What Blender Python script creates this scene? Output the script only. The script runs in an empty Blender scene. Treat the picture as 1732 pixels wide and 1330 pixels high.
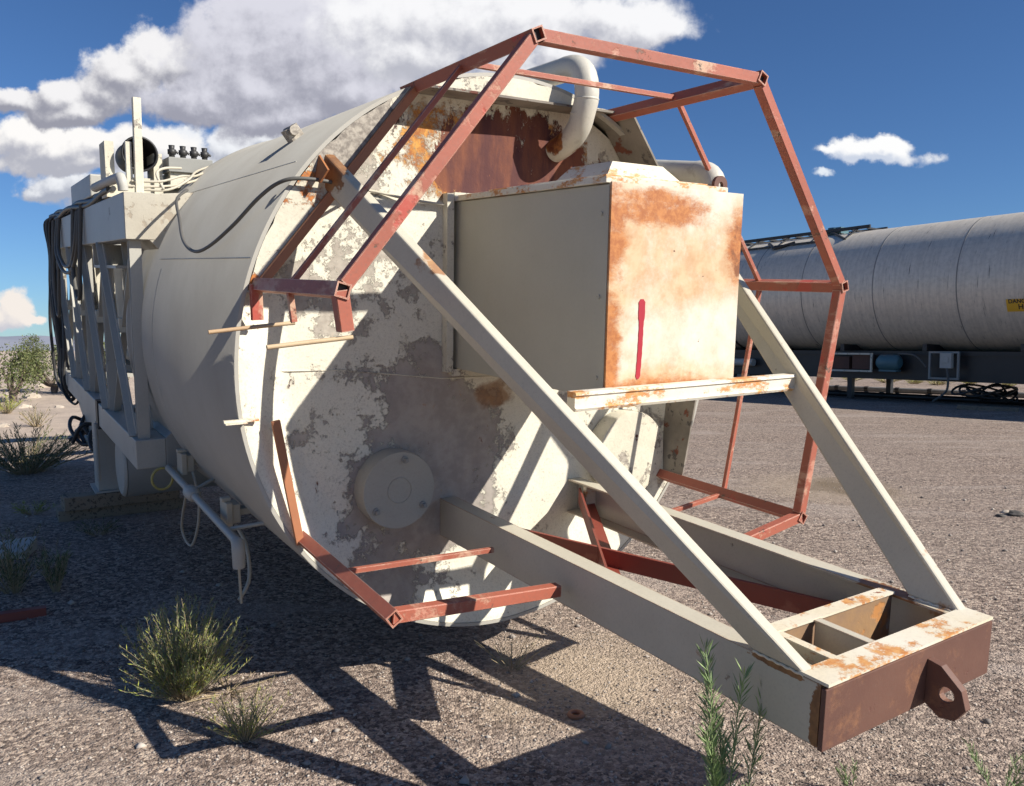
import bpy, bmesh, math, random
import numpy as np
from mathutils import Vector, Matrix, Quaternion
random.seed(7); rng = np.random.default_rng(11)
R = math.radians
scene = bpy.context.scene
col = scene.collection

# ------------------------------------------------------------------ camera
cam_d = bpy.data.cameras.new('camera'); cam = bpy.data.objects.new('camera', cam_d); col.objects.link(cam)
cam.location = (0, 0, 1.6); cam.rotation_euler = (R(90 - 3.353), 0, 0)
cam_d.sensor_width = 36; cam_d.lens = 29.09; cam_d.clip_end = 20000; cam_d.clip_start = 0.05
scene.camera = cam

# ------------------------------------------------------------------ light
SUN = Vector((0.766, -0.330, 0.558)).normalized()
sl = bpy.data.lights.new('sun', 'SUN'); sl.energy = 5.0; sl.angle = R(0.5); sl.color = (1.0, 0.94, 0.84)
so = bpy.data.objects.new('sun', sl); col.objects.link(so); so.location = (10, -6, 12)
so.rotation_euler = SUN.to_track_quat('Z', 'Y').to_euler()
scene.view_settings.view_transform = 'Standard'; scene.view_settings.look = 'None'
scene.view_settings.exposure = 0.55; scene.view_settings.gamma = 1.0

CLOUDS = {
  'grey': [ (-0.242,0.351,0.143,0.079), (-0.172,0.385,0.129,0.064), (-0.305,0.306,0.086,0.043), (-0.186,0.297,0.054,0.032), (-0.376,0.288,0.064,0.023), (-0.271,0.275,0.064,0.020) ],
  'white': [ (-0.074,0.385,0.143,0.050), (0.024,0.382,0.114,0.041), (0.121,0.382,0.075,0.032), (0.167,0.373,0.039,0.024), (-0.116,0.344,0.050,0.032), (-0.004,0.334,0.050,0.030), (0.066,0.344,0.043,0.021) ],
  'peak': [ (-0.427,0.341,0.032,0.030), (-0.456,0.322,0.043,0.029), (-0.399,0.329,0.034,0.032), (-0.481,0.303,0.036,0.025), (-0.530,0.293,0.043,0.021), (-0.590,0.293,0.036,0.014), (-0.372,0.320,0.036,0.029), (-0.523,0.281,0.064,0.016) ],
  'band': [ (-0.588,0.251,0.043,0.024), (-0.546,0.234,0.057,0.025), (-0.475,0.237,0.064,0.021), (-0.433,0.234,0.057,0.020), (-0.504,0.221,0.107,0.017) ],
  'low': [ (-0.533,0.190,0.034,0.020), (-0.558,0.184,0.023,0.010), (-0.502,0.178,0.032,0.020), (-0.398,0.237,0.032,0.025), (-0.331,0.241,0.030,0.023), (-0.289,0.256,0.027,0.016), (-0.249,0.266,0.019,0.009), (-0.363,0.217,0.064,0.019), (-0.427,0.199,0.057,0.021) ],
  'far': [ (-0.601,0.043,0.024,0.019), (-0.617,0.031,0.029,0.013), (-0.583,0.028,0.020,0.006) ],
  'right': [ (0.432,0.229,0.060,0.011), (0.446,0.238,0.029,0.011), (0.384,0.230,0.021,0.006) ],
  'tiny': [ (0.373,0.201,0.013,0.004) ],
}
world = bpy.data.worlds.new('World'); scene.world = world; world.use_nodes = True
wt = world.node_tree; wt.nodes.clear()


def N(t, kind, **kw):
    n = t.nodes.new(kind)
    for k, v in kw.items():
        setattr(n, k, v)
    return n


def setin(t, sock, v):
    if v is None:
        return
    if hasattr(v, 'is_linked') or isinstance(v, bpy.types.NodeSocket):
        t.links.new(v, sock)
    elif isinstance(v, (tuple, list)) and sock.type == 'RGBA' and len(v) == 3:
        sock.default_value = (*v, 1)
    else:
        sock.default_value = v


def M(t, op, a, b=None, c=None, clamp=False):
    n = N(t, 'ShaderNodeMath', operation=op); n.use_clamp = clamp
    setin(t, n.inputs[0], a); setin(t, n.inputs[1], b); setin(t, n.inputs[2], c)
    return n.outputs[0]


def VM(t, op, a, b=None, scale=None):
    n = N(t, 'ShaderNodeVectorMath', operation=op)
    setin(t, n.inputs[0], a)
    if b is not None: setin(t, n.inputs[1], b)
    if scale is not None: setin(t, n.inputs['Scale'], scale)
    return n.outputs['Value'] if op in ('LENGTH', 'DOT_PRODUCT', 'DISTANCE') else n.outputs[0]


def step(t, x, a, b, lo=0.0, hi=1.0):
    n = N(t, 'ShaderNodeMapRange', interpolation_type='SMOOTHSTEP')
    setin(t, n.inputs[0], x); n.inputs[1].default_value = a; n.inputs[2].default_value = b
    n.inputs[3].default_value = lo; n.inputs[4].default_value = hi
    return n.outputs[0]


def mixc(t, f, a, b, blend='MIX'):
    n = N(t, 'ShaderNodeMix', data_type='RGBA', blend_type=blend)
    setin(t, n.inputs[0], f); setin(t, n.inputs[6], a); setin(t, n.inputs[7], b)
    return n.outputs[2]


def noise(t, vec, scale, detail=4, rough=0.55, dist=0.0, out=0):
    n = N(t, 'ShaderNodeTexNoise'); setin(t, n.inputs['Vector'], vec)
    n.inputs['Scale'].default_value = scale; n.inputs['Detail'].default_value = detail
    n.inputs['Roughness'].default_value = rough; n.inputs['Distortion'].default_value = dist
    return n.outputs[out]


def build_world():
    t = wt
    sky = N(t, 'ShaderNodeTexSky', sky_type='NISHITA'); sky.sun_disc = False
    sky.sun_elevation = math.asin(SUN.z); sky.sun_rotation = math.atan2(SUN.x, SUN.y)
    sky.altitude = 1200; sky.air_density = 1.0; sky.dust_density = 0.25; sky.ozone_density = 1.6
    sky_c = mixc(t, 1.0, sky.outputs[0], (0.62, 0.93, 1.33), 'MULTIPLY')
    bg = N(t, 'ShaderNodeBackground'); t.links.new(sky_c, bg.inputs[0]); bg.inputs[1].default_value = SKY
    tc = N(t, 'ShaderNodeTexCoord'); sep = N(t, 'ShaderNodeSeparateXYZ'); t.links.new(tc.outputs['Generated'], sep.inputs[0])
    ysafe = M(t, 'MAXIMUM', sep.outputs[1], 0.05)
    u = M(t, 'DIVIDE', sep.outputs[0], ysafe); v = M(t, 'DIVIDE', sep.outputs[2], ysafe)
    cmb = N(t, 'ShaderNodeCombineXYZ'); t.links.new(u, cmb.inputs[0]); t.links.new(v, cmb.inputs[1])
    uv = cmb.outputs[0]
    # domain warp gives the cauliflower edges
    def warp(c):
        w1 = VM(t, 'SUBTRACT', noise(t, c, 9, 3, 0.5, 0, 1), (0.5, 0.5, 0.5))
        w2 = VM(t, 'SUBTRACT', noise(t, c, 38, 7, 0.6, 0, 1), (0.5, 0.5, 0.5))
        w = VM(t, 'ADD', VM(t, 'MULTIPLY', w1, (0.07, 0.045, 0)), VM(t, 'MULTIPLY', w2, (0.030, 0.026, 0)))
        return VM(t, 'ADD', c, w)
    uv1 = VM(t, 'ADD', uv, (0.010, 0.013, 0))
    p0 = warp(uv); p1 = warp(uv1)
    fb = noise(t, uv, 26, 9, 0.6); fbb = noise(t, uv1, 26, 9, 0.6)
    fb2 = noise(t, uv, 8, 8, 0.55)

    def field(p, blobs):
        out = None
        for (cx, cy, rx, ry) in blobs:
            d = VM(t, 'SUBTRACT', p, (cx, cy, 0))
            d = VM(t, 'MULTIPLY', d, (.87 / rx, .85 / ry, 0))
            d = M(t, 'SUBTRACT', 1.0, VM(t, 'LENGTH', d))
            out = d if out is None else M(t, 'SMOOTH_MAX', out, d, 0.18)
        return out
    # (group, bright top colour, base colour, softness, v base, v top)
    spec = [('low', (0.88, 0.90, 0.94), (0.42, 0.45, 0.54), 0.30),
            ('band', (1.0, 0.98, 0.96), (0.46, 0.47, 0.54), 0.25),
            ('peak', (0.92, 0.91, 0.92), (0.33, 0.335, 0.40), 0.25),
            ('grey', (0.72, 0.72, 0.80), (0.35, 0.355, 0.43), 0.22),
            ('white', (0.95, 0.95, 0.97), (0.50, 0.51, 0.58), 0.45),
            ('far', (0.93, 0.86, 0.80), (0.62, 0.62, 0.68), 0.25),
            ('right', (1.0, 1.0, 1.0), (0.62, 0.68, 0.80), 0.35),
            ('tiny', (0.80, 0.86, 0.93), (0.6, 0.68, 0.8), 0.8)]
    front = step(t, sep.outputs[1], 0.05, 0.15)
    cur = bg.outputs[0]
    for name, top, base, soft in spec:
        bl = CLOUDS[name]
        d0 = field(p0, bl); d1 = field(p1, bl)
        dens = M(t, 'ADD', M(t, 'ADD', d0, M(t, 'MULTIPLY', M(t, 'ADD', M(t, 'SUBTRACT', fb, 0.5), M(t, 'MULTIPLY', M(t, 'SUBTRACT', fb2, 0.5), 0.7)), 1.0)), 0.10)
        a = M(t, 'MULTIPLY', step(t, dens, -0.05, soft + 0.1), front)
        lit = M(t, 'MULTIPLY', M(t, 'SUBTRACT', d0, d1), 1.3)
        lit = M(t, 'ADD', lit, M(t, 'MULTIPLY', M(t, 'SUBTRACT', fb, fbb), 1.6))
        lit = M(t, 'ADD', lit, M(t, 'MULTIPLY', M(t, 'SUBTRACT', fb2, 0.47), 2.2))
        v0 = sum(b_[1] for b_ in bl) / len(bl); hv = max(abs(b_[1] - v0) + b_[3] for b_ in bl)
        lit = M(t, 'ADD', lit, M(t, 'MULTIPLY', M(t, 'SUBTRACT', v, v0), 0.75 / hv))
        lit = step(t, lit, -0.75, 0.7)
        c = mixc(t, lit, base, top)
        e = N(t, 'ShaderNodeBackground'); t.links.new(c, e.inputs[0]); e.inputs[1].default_value = 0.68
        mx = N(t, 'ShaderNodeMixShader'); t.links.new(a, mx.inputs[0]); t.links.new(cur, mx.inputs[1]); t.links.new(e.outputs[0], mx.inputs[2])
        cur = mx.outputs[0]
    out = N(t, 'ShaderNodeOutputWorld'); t.links.new(cur, out.inputs[0])


SKY = 0.050
build_world()

# ------------------------------------------------------------------ materials


def new_mat(name):
    m = bpy.data.materials.new(name); m.use_nodes = True; t = m.node_tree; t.nodes.clear()
    o = N(t, 'ShaderNodeOutputMaterial'); b = N(t, 'ShaderNodeBsdfPrincipled'); t.links.new(b.outputs[0], o.inputs[0])
    tc = N(t, 'ShaderNodeTexCoord')
    return m, t, b, tc.outputs['Object']


def bump(t, b, h, strength, dist):
    n = N(t, 'ShaderNodeBump'); n.inputs['Strength'].default_value = strength; n.inputs['Distance'].default_value = dist
    t.links.new(h, n.inputs['Height']); t.links.new(n.outputs[0], b.inputs['Normal'])


def blobmask(t, vec, centre, rad):
    d = VM(t, 'SUBTRACT', vec, centre)
    d = VM(t, 'MULTIPLY', d, tuple(1 / max(r, 1e-3) for r in rad))
    return step(t, VM(t, 'LENGTH', d), 0.35, 1.15, 1.0, 0.0)


def paint(name, c1, c2, layers=(), rough=0.6, mscale=1.5, grain=0.08, bmp=0.15, metal=0.0, edge=None):
    """weathered paint: two tones of the paint, then layers of chips/rust.
    layer = dict(col, col2, sc, thr, w, det, rough, mask=[(centre,rad)], mw, stretch)"""
    m, t, b, co = new_mat(name)
    n1 = noise(t, co, mscale, 6, 0.6)
    c = mixc(t, step(t, n1, 0.3, 0.7), c1, c2)
    fine = noise(t, co, 60, 4, 0.7)
    c = mixc(t, M(t, 'MULTIPLY', M(t, 'ABSOLUTE', M(t, 'SUBTRACT', fine, 0.5)), grain * 8), c, (0.12, 0.10, 0.08))
    rg = rough; h = fine; hsum = None
    for L in layers:
        v = co
        if 'stretch' in L: v = VM(t, 'MULTIPLY', co, L['stretch'])
        nn = noise(t, v, L.get('sc', 4), L.get('det', 8), L.get('nr', 0.62), L.get('dist', 0.0))
        if 'mask' in L:
            mk = None
            for (ce, ra) in L['mask']:
                k = blobmask(t, co, ce, ra); mk = k if mk is None else M(t, 'MAXIMUM', mk, k)
            nn = M(t, 'ADD', nn, M(t, 'MULTIPLY', mk, L.get('mw', 0.4)))
        f = step(t, nn, L['thr'], L['thr'] + L.get('w', 0.02))
        if L.get('op', 1) != 1: f = M(t, 'MULTIPLY', f, L['op'])
        nc = noise(t, VM(t, 'MULTIPLY', co, L['cstretch']) if 'cstretch' in L else co, L.get('csc', 14), 6, 0.65)
        lc = mixc(t, step(t, nc, 0.35, 0.65), L['col'], L.get('col2', L['col']))
        c = mixc(t, f, c, lc)
        hsum = f if hsum is None else M(t, 'MAXIMUM', hsum, f)
    if edge:
        bv = N(t, 'ShaderNodeBevel'); bv.samples = 4; bv.inputs['Radius'].default_value = edge[1]
        ge = N(t, 'ShaderNodeNewGeometry')
        dt = M(t, 'SUBTRACT', 1.0, VM(t, 'DOT_PRODUCT', bv.outputs[0], ge.outputs['Normal']))
        en = M(t, 'ADD', M(t, 'MULTIPLY', dt, 2.2), M(t, 'MULTIPLY', M(t, 'SUBTRACT', noise(t, co, 13, 8, 0.7), 0.5), 2.2))
        c = mixc(t, M(t, 'MULTIPLY', step(t, en, 0.42, 0.62), step(t, dt, 0.02, 0.08)), c, edge[0])
    t.links.new(c, b.inputs['Base Color']); b.inputs['Roughness'].default_value = rough; b.inputs['Metallic'].default_value = metal
    hh = M(t, 'MULTIPLY', noise(t, co, 25, 6, 0.6), 0.4)
    if hsum is not None: hh = M(t, 'SUBTRACT', hh, M(t, 'MULTIPLY', hsum, 0.5))
    bump(t, b, hh, bmp, 0.01)
    return m


AXm = -.166
S = 1.32  # metres per silo unit


def u3(p): return (p[0] * S, p[1] * S, p[2] * S)


RUST_D = (0.11, 0.030, 0.018); RUST_M = (0.20, 0.055, 0.025); RUST_O = (0.55, 0.20, 0.045); CREAM = (0.68, 0.63, 0.50); CREAM2 = (0.60, 0.55, 0.43)
RUSTO = dict(col=RUST_O, col2=(0.34, 0.11, 0.03))
mat = {}
mat['shell'] = paint('shell_paint', (0.42, 0.405, 0.36), (0.36, 0.34, 0.295), [
    dict(col=(0.24, 0.22, 0.19), col2=(0.30, 0.27, 0.22), sc=3.5, thr=0.66, w=0.10, op=0.5, stretch=(1, 1, 0.3)),
    dict(col=(0.14, 0.10, 0.07), sc=14, thr=0.735, w=0.01)], rough=0.55, grain=0.05, bmp=0.10)
mat['face'] = paint('end_face_paint', (0.74, 0.71, 0.60), (0.68, 0.64, 0.52), [
    dict(col=(0.36, 0.32, 0.27), col2=(0.44, 0.40, 0.34), sc=3.0, thr=0.585, w=0.010, det=15, nr=0.80, csc=30,
         mask=[(u3((-.45, .1, .30)), u3((.45, 1, .25))), (u3((-.52, .1, .70)), u3((.22, 1, .22))), (u3((.62, .1, .60)), u3((.25, 1, .25)))], mw=0.10),
    dict(col=(0.30, 0.265, 0.235), col2=(0.38, 0.34, 0.30), sc=2.8, thr=0.61, w=0.03, det=15, nr=0.80, csc=12,
         mask=[(u3((-0.22, .1, -0.34)), u3((0.42, 1, 0.55))), (u3((-.3, .1, -.65)), u3((.5, 1, .30)))], mw=0.17),
    dict(col=(0.34, 0.17, 0.06), col2=(0.20, 0.10, 0.05), sc=3.5, thr=0.66, w=0.14, det=8, op=0.8,
         mask=[(u3((.08, .1, -.13)), u3((.16, 1, .09)))], mw=0.25),
    dict(col=(0.60, 0.30, 0.07), col2=(0.34, 0.12, 0.035), sc=7.5, thr=0.60, w=0.10, det=14, nr=0.8, csc=26,
         mask=[(u3((-.08, .1, .72)), u3((.42, 1, .24))), (u3((.3, .1, .66)), u3((.30, 1, .27)))], mw=0.19),
    dict(col=(0.080, 0.026, 0.026), col2=(0.22, 0.075, 0.035), sc=4.4, thr=0.64, w=0.02, det=15, nr=0.80, csc=4.5, cstretch=(1.6, 1, .35), stretch=(1.5, 1, .8),
         mask=[(u3((.12, .1, .71)), u3((.50, 1, .27)))], mw=0.27)], rough=0.85, grain=0.18, bmp=0.8, mscale=3)
mat['rim'] = paint('rim_paint', (0.70, 0.66, 0.54), (0.58, 0.54, 0.43), [
    dict(col=(0.20, 0.175, 0.15), col2=(0.42, 0.38, 0.32), sc=6, thr=0.56, w=0.015, det=12, nr=0.78, csc=40,
         mask=[(u3((-.58, 0, .80)), u3((.22, 1, .2)))], mw=0.3),
    dict(**RUSTO, sc=9, thr=0.66, w=0.08, det=12, nr=.75, csc=30, mask=[(u3((-.71, 0, .58)), u3((.13, 1, .16))), (u3((-.88, 0, .25)), u3((.06, 1, .25)))], mw=0.2),
    dict(col=RUST_D, sc=9, thr=0.70, w=0.02, det=10)], rough=0.8, grain=0.12, bmp=0.6, mscale=4)
mat['flange'] = paint('flange_shade_paint', (0.27, 0.24, 0.20), (0.15, 0.13, 0.11), [  # dark base carries the shade under the flange, with rust over it
    dict(col=(0.13, 0.045, 0.03), col2=(0.20, 0.07, 0.04), sc=5, thr=0.58, w=0.03, det=10), dict(col=(0.10, 0.09, 0.08), sc=9, thr=0.6, w=0.02)], rough=0.85, bmp=0.6, mscale=4)
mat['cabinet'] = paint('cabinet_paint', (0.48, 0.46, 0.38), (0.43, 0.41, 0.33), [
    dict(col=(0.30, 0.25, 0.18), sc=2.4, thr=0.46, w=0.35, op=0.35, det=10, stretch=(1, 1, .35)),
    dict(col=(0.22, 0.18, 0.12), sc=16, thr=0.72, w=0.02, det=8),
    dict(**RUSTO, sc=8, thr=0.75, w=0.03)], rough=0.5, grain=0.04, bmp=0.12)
bx0, bx1, bz0, bz1, byf = -.117, .395, -.034, .558, -.764
mat['cabinet_front'] = paint('cabinet_front_paint', (0.72, 0.69, 0.60), (0.66, 0.61, 0.49), [
    dict(col=(0.50, 0.27, 0.11), col2=(0.60, 0.42, 0.23), sc=4.0, thr=0.42, w=0.40, det=13, nr=0.74, op=0.85,
         mask=[(u3((-.10, byf, .35)), u3((.14, 1, .32))), (u3((.38, byf, .40)), u3((.13, 1, .18))), (u3((.1, byf, .36)), u3((.34, 1, .2))), (u3((.12, byf, -.04)), u3((.42, 1, .13)))], mw=0.26),
    dict(col=(0.36, 0.12, 0.035), col2=(0.50, 0.20, 0.06), sc=8.0, thr=0.58, w=0.30, det=14, nr=0.80, stretch=(1, 1, 1.8), csc=40,
         mask=[(u3((-.13, byf, .42)), u3((.10, 1, .2))), (u3((.40, byf, .40)), u3((.09, 1, .15))), (u3((.05, byf, .50)), u3((.3, 1, .07))), (u3((-.12, byf, .10)), u3((.07, 1, .25))), (u3((.05, byf, -.05)), u3((.42, 1, .10)))], mw=0.38),
    dict(col=(0.22, 0.08, 0.03), sc=14, thr=0.66, w=0.12, det=12, nr=.75, mask=[(u3((.39, byf, .40)), u3((.045, 1, .13)))], mw=0.24),
    dict(col=RUST_D, sc=30, thr=0.715, w=0.01, det=8)], rough=0.55, grain=0.05, bmp=0.12, mscale=5)
mat['white'] = paint('tow_frame_paint', (0.57, 0.53, 0.43), (0.49, 0.45, 0.355), [
    dict(col=(0.40, 0.20, 0.07), col2=(0.30, 0.13, 0.05), sc=3.5, thr=0.67, w=0.05, det=9, op=0.85,
         mask=[(u3((-.47, -.38, .34)), u3((.12, .12, .07))), (u3((.40, -1.2, -.4)), u3((.1, .12, .15))), (u3((-.1, -.35, -.515)), u3((.09, .25, .03))), (u3((-.18, 0, .15)), u3((.08, .3, .08)))], mw=0.17),
    dict(col=(0.16, 0.07, 0.03), col2=(0.30, 0.14, 0.05), sc=10, thr=0.66, w=0.05, det=12, nr=.75,
         mask=[(u3((AXm, -1.545, -.60)), u3((.05, .030, .12))), (u3((AXm, -1.43, -.525)), u3((.06, .09, .012))), (u3((.45, -1.30, -.53)), u3((.06, .16, .022))), (u3((-.60, 0, .60)), u3((.06, .12, .10)))], mw=0.36),
    dict(col=(0.30, 0.26, 0.20), sc=2.2, thr=0.50, w=0.30, det=10, op=0.35, stretch=(1, 1, .5)),
    dict(col=(0.26, 0.22, 0.17), sc=11, thr=0.70, w=0.02, det=10)], rough=0.5, grain=0.08, bmp=0.2, edge=((0.30, 0.14, 0.06), 0.012))
mat['rusty_white'] = paint('rusty_white_paint', (0.74, 0.70, 0.60), (0.66, 0.58, 0.42), [
    dict(col=(0.50, 0.20, 0.06), col2=(0.62, 0.33, 0.12), sc=6, thr=0.505, w=0.07, det=14, nr=0.76, stretch=(1, 1, 2), csc=30),
    dict(col=(0.26, 0.10, 0.06), sc=9, thr=0.66, w=0.03)], rough=0.65, bmp=0.3)
mat['plate'] = paint('rusty_plate', (0.150, 0.070, 0.048), (0.105, 0.045, 0.033), [
    dict(col=(0.26, 0.12, 0.06), sc=5, thr=0.54, w=0.14, op=0.7, det=12, nr=.75), dict(col=(0.13, 0.05, 0.035), sc=12, thr=0.64, w=0.05)], rough=0.65, bmp=0.3)
mat['red'] = paint('faded_red_primer', (0.40, 0.110, 0.065), (0.32, 0.09, 0.055), [
    dict(col=(0.52, 0.24, 0.17), col2=(0.56, 0.40, 0.27), sc=5, thr=0.53, w=0.08, op=0.75, det=11, nr=.7, csc=9, stretch=(1, .3, 1)),
    dict(col=(0.42, 0.06, 0.04), sc=2.2, thr=0.60, w=0.03, op=0.8, det=8),
    dict(col=(0.10, 0.07, 0.05), col2=(0.2, 0.09, 0.06), sc=9, thr=0.62, w=0.02, det=12, nr=.72)], rough=0.6, bmp=0.4, grain=0.16, edge=((0.66, 0.50, 0.38), 0.007))
mat['dkred'] = paint('dark_red_primer', (0.25, 0.050, 0.032), (0.20, 0.045, 0.03), [
    dict(col=(0.33, 0.12, 0.08), sc=6, thr=0.6, w=0.08, op=0.6)], rough=0.5, bmp=0.15)
mat['pipe'] = paint('vent_pipe_paint', (0.60, 0.58, 0.51), (0.54, 0.51, 0.43), [
    dict(col=(0.34, 0.32, 0.28), sc=7, thr=0.56, w=0.10, op=0.55, det=10),
    dict(col=(0.42, 0.18, 0.05), col2=RUST_D, sc=5, thr=0.66, w=0.05, mask=[(u3((.33, .05, .80)), u3((.10, .10, .06)))], mw=0.35)], rough=0.45, bmp=0.3)
mat['grey'] = paint('grey_paint', (0.30, 0.30, 0.28), (0.25, 0.25, 0.23), [dict(col=(0.17, 0.15, 0.12), sc=6, thr=0.64, w=0.05)], rough=0.55)
mat['bracket'] = paint('bracket_paint', (0.50, 0.47, 0.39), (0.40, 0.36, 0.29), [dict(col=(0.28, 0.22, 0.16), sc=14, thr=0.53, w=0.05, op=0.6)], rough=0.8, bmp=0.5)
mat['frame'] = paint('leg_frame_paint', (0.47, 0.46, 0.41), (0.40, 0.385, 0.34), [dict(col=(0.20, 0.17, 0.13), sc=6, thr=0.68, w=0.04)], rough=0.5)
mat['black'] = paint('black_rubber', (0.02, 0.02, 0.022), (0.035, 0.034, 0.033), [dict(col=(0.09, 0.085, 0.08), sc=12, thr=0.6, w=0.1)], rough=0.5)
mat['hose'] = paint('dusty_hose', (0.12, 0.115, 0.105), (0.08, 0.078, 0.07), rough=0.6)
mat['palehose'] = paint('pale_hose', (0.5, 0.46, 0.37), (0.42, 0.38, 0.3), rough=0.6)
mat['spray'] = paint('red_spray_paint', (0.42, 0.022, 0.04), (0.36, 0.02, 0.035), rough=0.5, grain=0.02)
mat['wood'] = paint('weathered_wood', (0.30, 0.23, 0.16), (0.22, 0.17, 0.12), [dict(col=(0.12, 0.09, 0.06), sc=6, thr=0.55, w=0.05, stretch=(8, 1, 8))], rough=0.85, bmp=0.4)
mat['hole_shade'] = paint('hole_shade_black', (0.03, 0.028, 0.025), (0.02, 0.02, 0.02))  # near-black colour gives the shade inside tube ends and duct
mat['sign'] = paint('yellow_sign', (0.72, 0.42, 0.03), (0.68, 0.38, 0.03), rough=0.4)
mat['ink'] = paint('black_ink', (0.02, 0.02, 0.02), (0.02, 0.02, 0.02))
mat['blue'] = paint('pale_blue_paint', (0.07, 0.17, 0.20), (0.06, 0.13, 0.16), rough=0.5)
mat['tyre'] = paint('tyre_rubber', (0.025, 0.025, 0.025), (0.04, 0.038, 0.036), rough=0.85)
mat['chassis'] = paint('black_chassis', (0.012, 0.012, 0.013), (0.022, 0.021, 0.021), rough=0.45)
mat['scrap'] = paint('pale_scrap', (0.45, 0.44, 0.40), (0.35, 0.34, 0.3), rough=0.6)


def tanker_mat():
    m, t, b, co = new_mat('silver_tank')
    sp = N(t, 'ShaderNodeSeparateXYZ'); t.links.new(co, sp.inputs[0])
    v = VM(t, 'MULTIPLY', co, (1.0, 6.0, 0.5))
    n = noise(t, v, 2.2, 8, 0.6)
    n2 = noise(t, co, 9, 8, 0.7)
    c = mixc(t, step(t, n, 0.3, 0.7), (0.72, 0.65, 0.54), (0.60, 0.54, 0.45))
    c = mixc(t, M(t, 'MULTIPLY', step(t, n2, 0.42, 0.68), 0.25), c, (0.30, 0.28, 0.25))
    drip = noise(t, VM(t, 'MULTIPLY', co, (1, 9, 0.35)), 3.0, 8, 0.6)
    msk = blobmask(t, co, (-1.8, 10.6, 2.6), (2.2, 2.2, 2.4))
    c = mixc(t, step(t, M(t, 'ADD', drip, M(t, 'MULTIPLY', msk, 0.17)), 0.64, 0.70), c, (0.03, 0.03, 0.03))
    t.links.new(c, b.inputs['Base Color'])
    b.inputs['Metallic'].default_value = 0.18
    r = step(t, n2, 0.2, 0.8, 0.38, 0.62); t.links.new(r, b.inputs['Roughness'])
    bump(t, b, noise(t, co, 1.1, 3), 0.25, 0.05)
    return m


mat['tank'] = tanker_mat()


def ground_mat():
    m, t, b, co = new_mat('gravel_ground')
    sp = N(t, 'ShaderNodeSeparateXYZ'); t.links.new(co, sp.inputs[0])
    vor = N(t, 'ShaderNodeTexVoronoi'); vor.inputs['Scale'].default_value = 46; t.links.new(co, vor.inputs['Vector'])
    vor2 = N(t, 'ShaderNodeTexVoronoi'); vor2.inputs['Scale'].default_value = 110; t.links.new(co, vor2.inputs['Vector'])
    rnd = N(t, 'ShaderNodeSeparateColor'); t.links.new(vor.outputs['Color'], rnd.inputs[0])
    rnd2 = N(t, 'ShaderNodeSeparateColor'); t.links.new(vor2.outputs['Color'], rnd2.inputs[0])
    ramp = N(t, 'ShaderNodeValToRGB'); cr = ramp.color_ramp
    cr.elements[0].position = 0; cr.elements[0].color = (0.05, 0.04, 0.036, 1)
    cr.elements[1].position = 1; cr.elements[1].color = (0.74, 0.66, 0.56, 1)
    for p_, c_ in ((0.3, (0.16, 0.13, 0.115)), (0.5, (0.30, 0.25, 0.225)), (0.75, (0.50, 0.43, 0.375))):
        e = cr.elements.new(p_); e.color = (*c_, 1)
    mixv = M(t, 'ADD', M(t, 'MULTIPLY', rnd.outputs[0], 0.6), M(t, 'MULTIPLY', rnd2.outputs[0], 0.4))
    t.links.new(mixv, ramp.inputs[0])
    c = mixc(t, 1.0, ramp.outputs[0], (0.92, 0.84, 0.77), 'MULTIPLY')
    big = noise(t, co, 0.35, 5, 0.6)
    c = mixc(t, M(t, 'MULTIPLY', step(t, big, 0.35, 0.7), 0.28), c, (0.36, 0.30, 0.25))
    med = noise(t, co, 2.2, 6, 0.65)
    c = mixc(t, M(t, 'MULTIPLY', step(t, med, 0.50, 0.70), 0.22), c, (0.16, 0.125, 0.11))
    trk = noise(t, VM(t, 'MULTIPLY', co, (0.35, 1.6, 1)), 0.9, 7, 0.65, 0.6)
    c = mixc(t, M(t, 'MULTIPLY', step(t, trk, 0.50, 0.64), 0.42), c, (0.44, 0.37, 0.32))
    # pale sandy soil beyond the silo, on the left
    x, y = sp.outputs[0], sp.outputs[1]
    sx = step(t, M(t, 'ADD', x, M(t, 'MULTIPLY', M(t, 'SUBTRACT', big, 0.5), 4.0)), -4.2, -2.2, 1, 0)
    sy = step(t, M(t, 'ADD', y, M(t, 'MULTIPLY', M(t, 'SUBTRACT', med, 0.5), 3.0)), 8.5, 12.5)
    soil = M(t, 'MULTIPLY', sx, sy)
    sc = mixc(t, step(t, noise(t, co, 1.4, 8, 0.7), 0.35, 0.65), (0.60, 0.49, 0.39), (0.46, 0.37, 0.30))
    c = mixc(t, M(t, 'MULTIPLY', soil, 0.85), c, sc)
    # damp sandy stain on the lot and pale dust near the bottom lip of the silo
    for (ce, ra, colr, op) in (((3.5, 9.2, 0), (1.0, 1.2, 1), (0.42, 0.33, 0.24), 0.5), ((3.75, 9.3, 0), (0.55, .7, 1), (0.20, 0.15, 0.10), 0.9),
                               ((0.35, 3.9, 0), (0.6, 0.7, 1), (0.50, 0.40, 0.29), 0.55)):
        k = blobmask(t, VM(t, 'ADD', co, VM(t, 'MULTIPLY', VM(t, 'SUBTRACT', noise(t, co, 3, 5, 0.6, 0, 1), (0.5, 0.5, 0.5)), (0.8, 0.8, 0))), ce, ra)
        c = mixc(t, M(t, 'MULTIPLY', k, op), c, colr)
    t.links.new(c, b.inputs['Base Color']); b.inputs['Roughness'].default_value = 0.95
    b.inputs['Specular IOR Level'].default_value = 0.2
    h = M(t, 'SUBTRACT', 1.0, vor.outputs['Distance'])
    h = M(t, 'ADD', M(t, 'MULTIPLY', h, rnd.outputs[1]), M(t, 'MULTIPLY', M(t, 'SUBTRACT', 1.0, vor2.outputs['Distance']), 0.5))
    bump(t, b, h, 1.0, 0.012)
    return m


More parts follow.
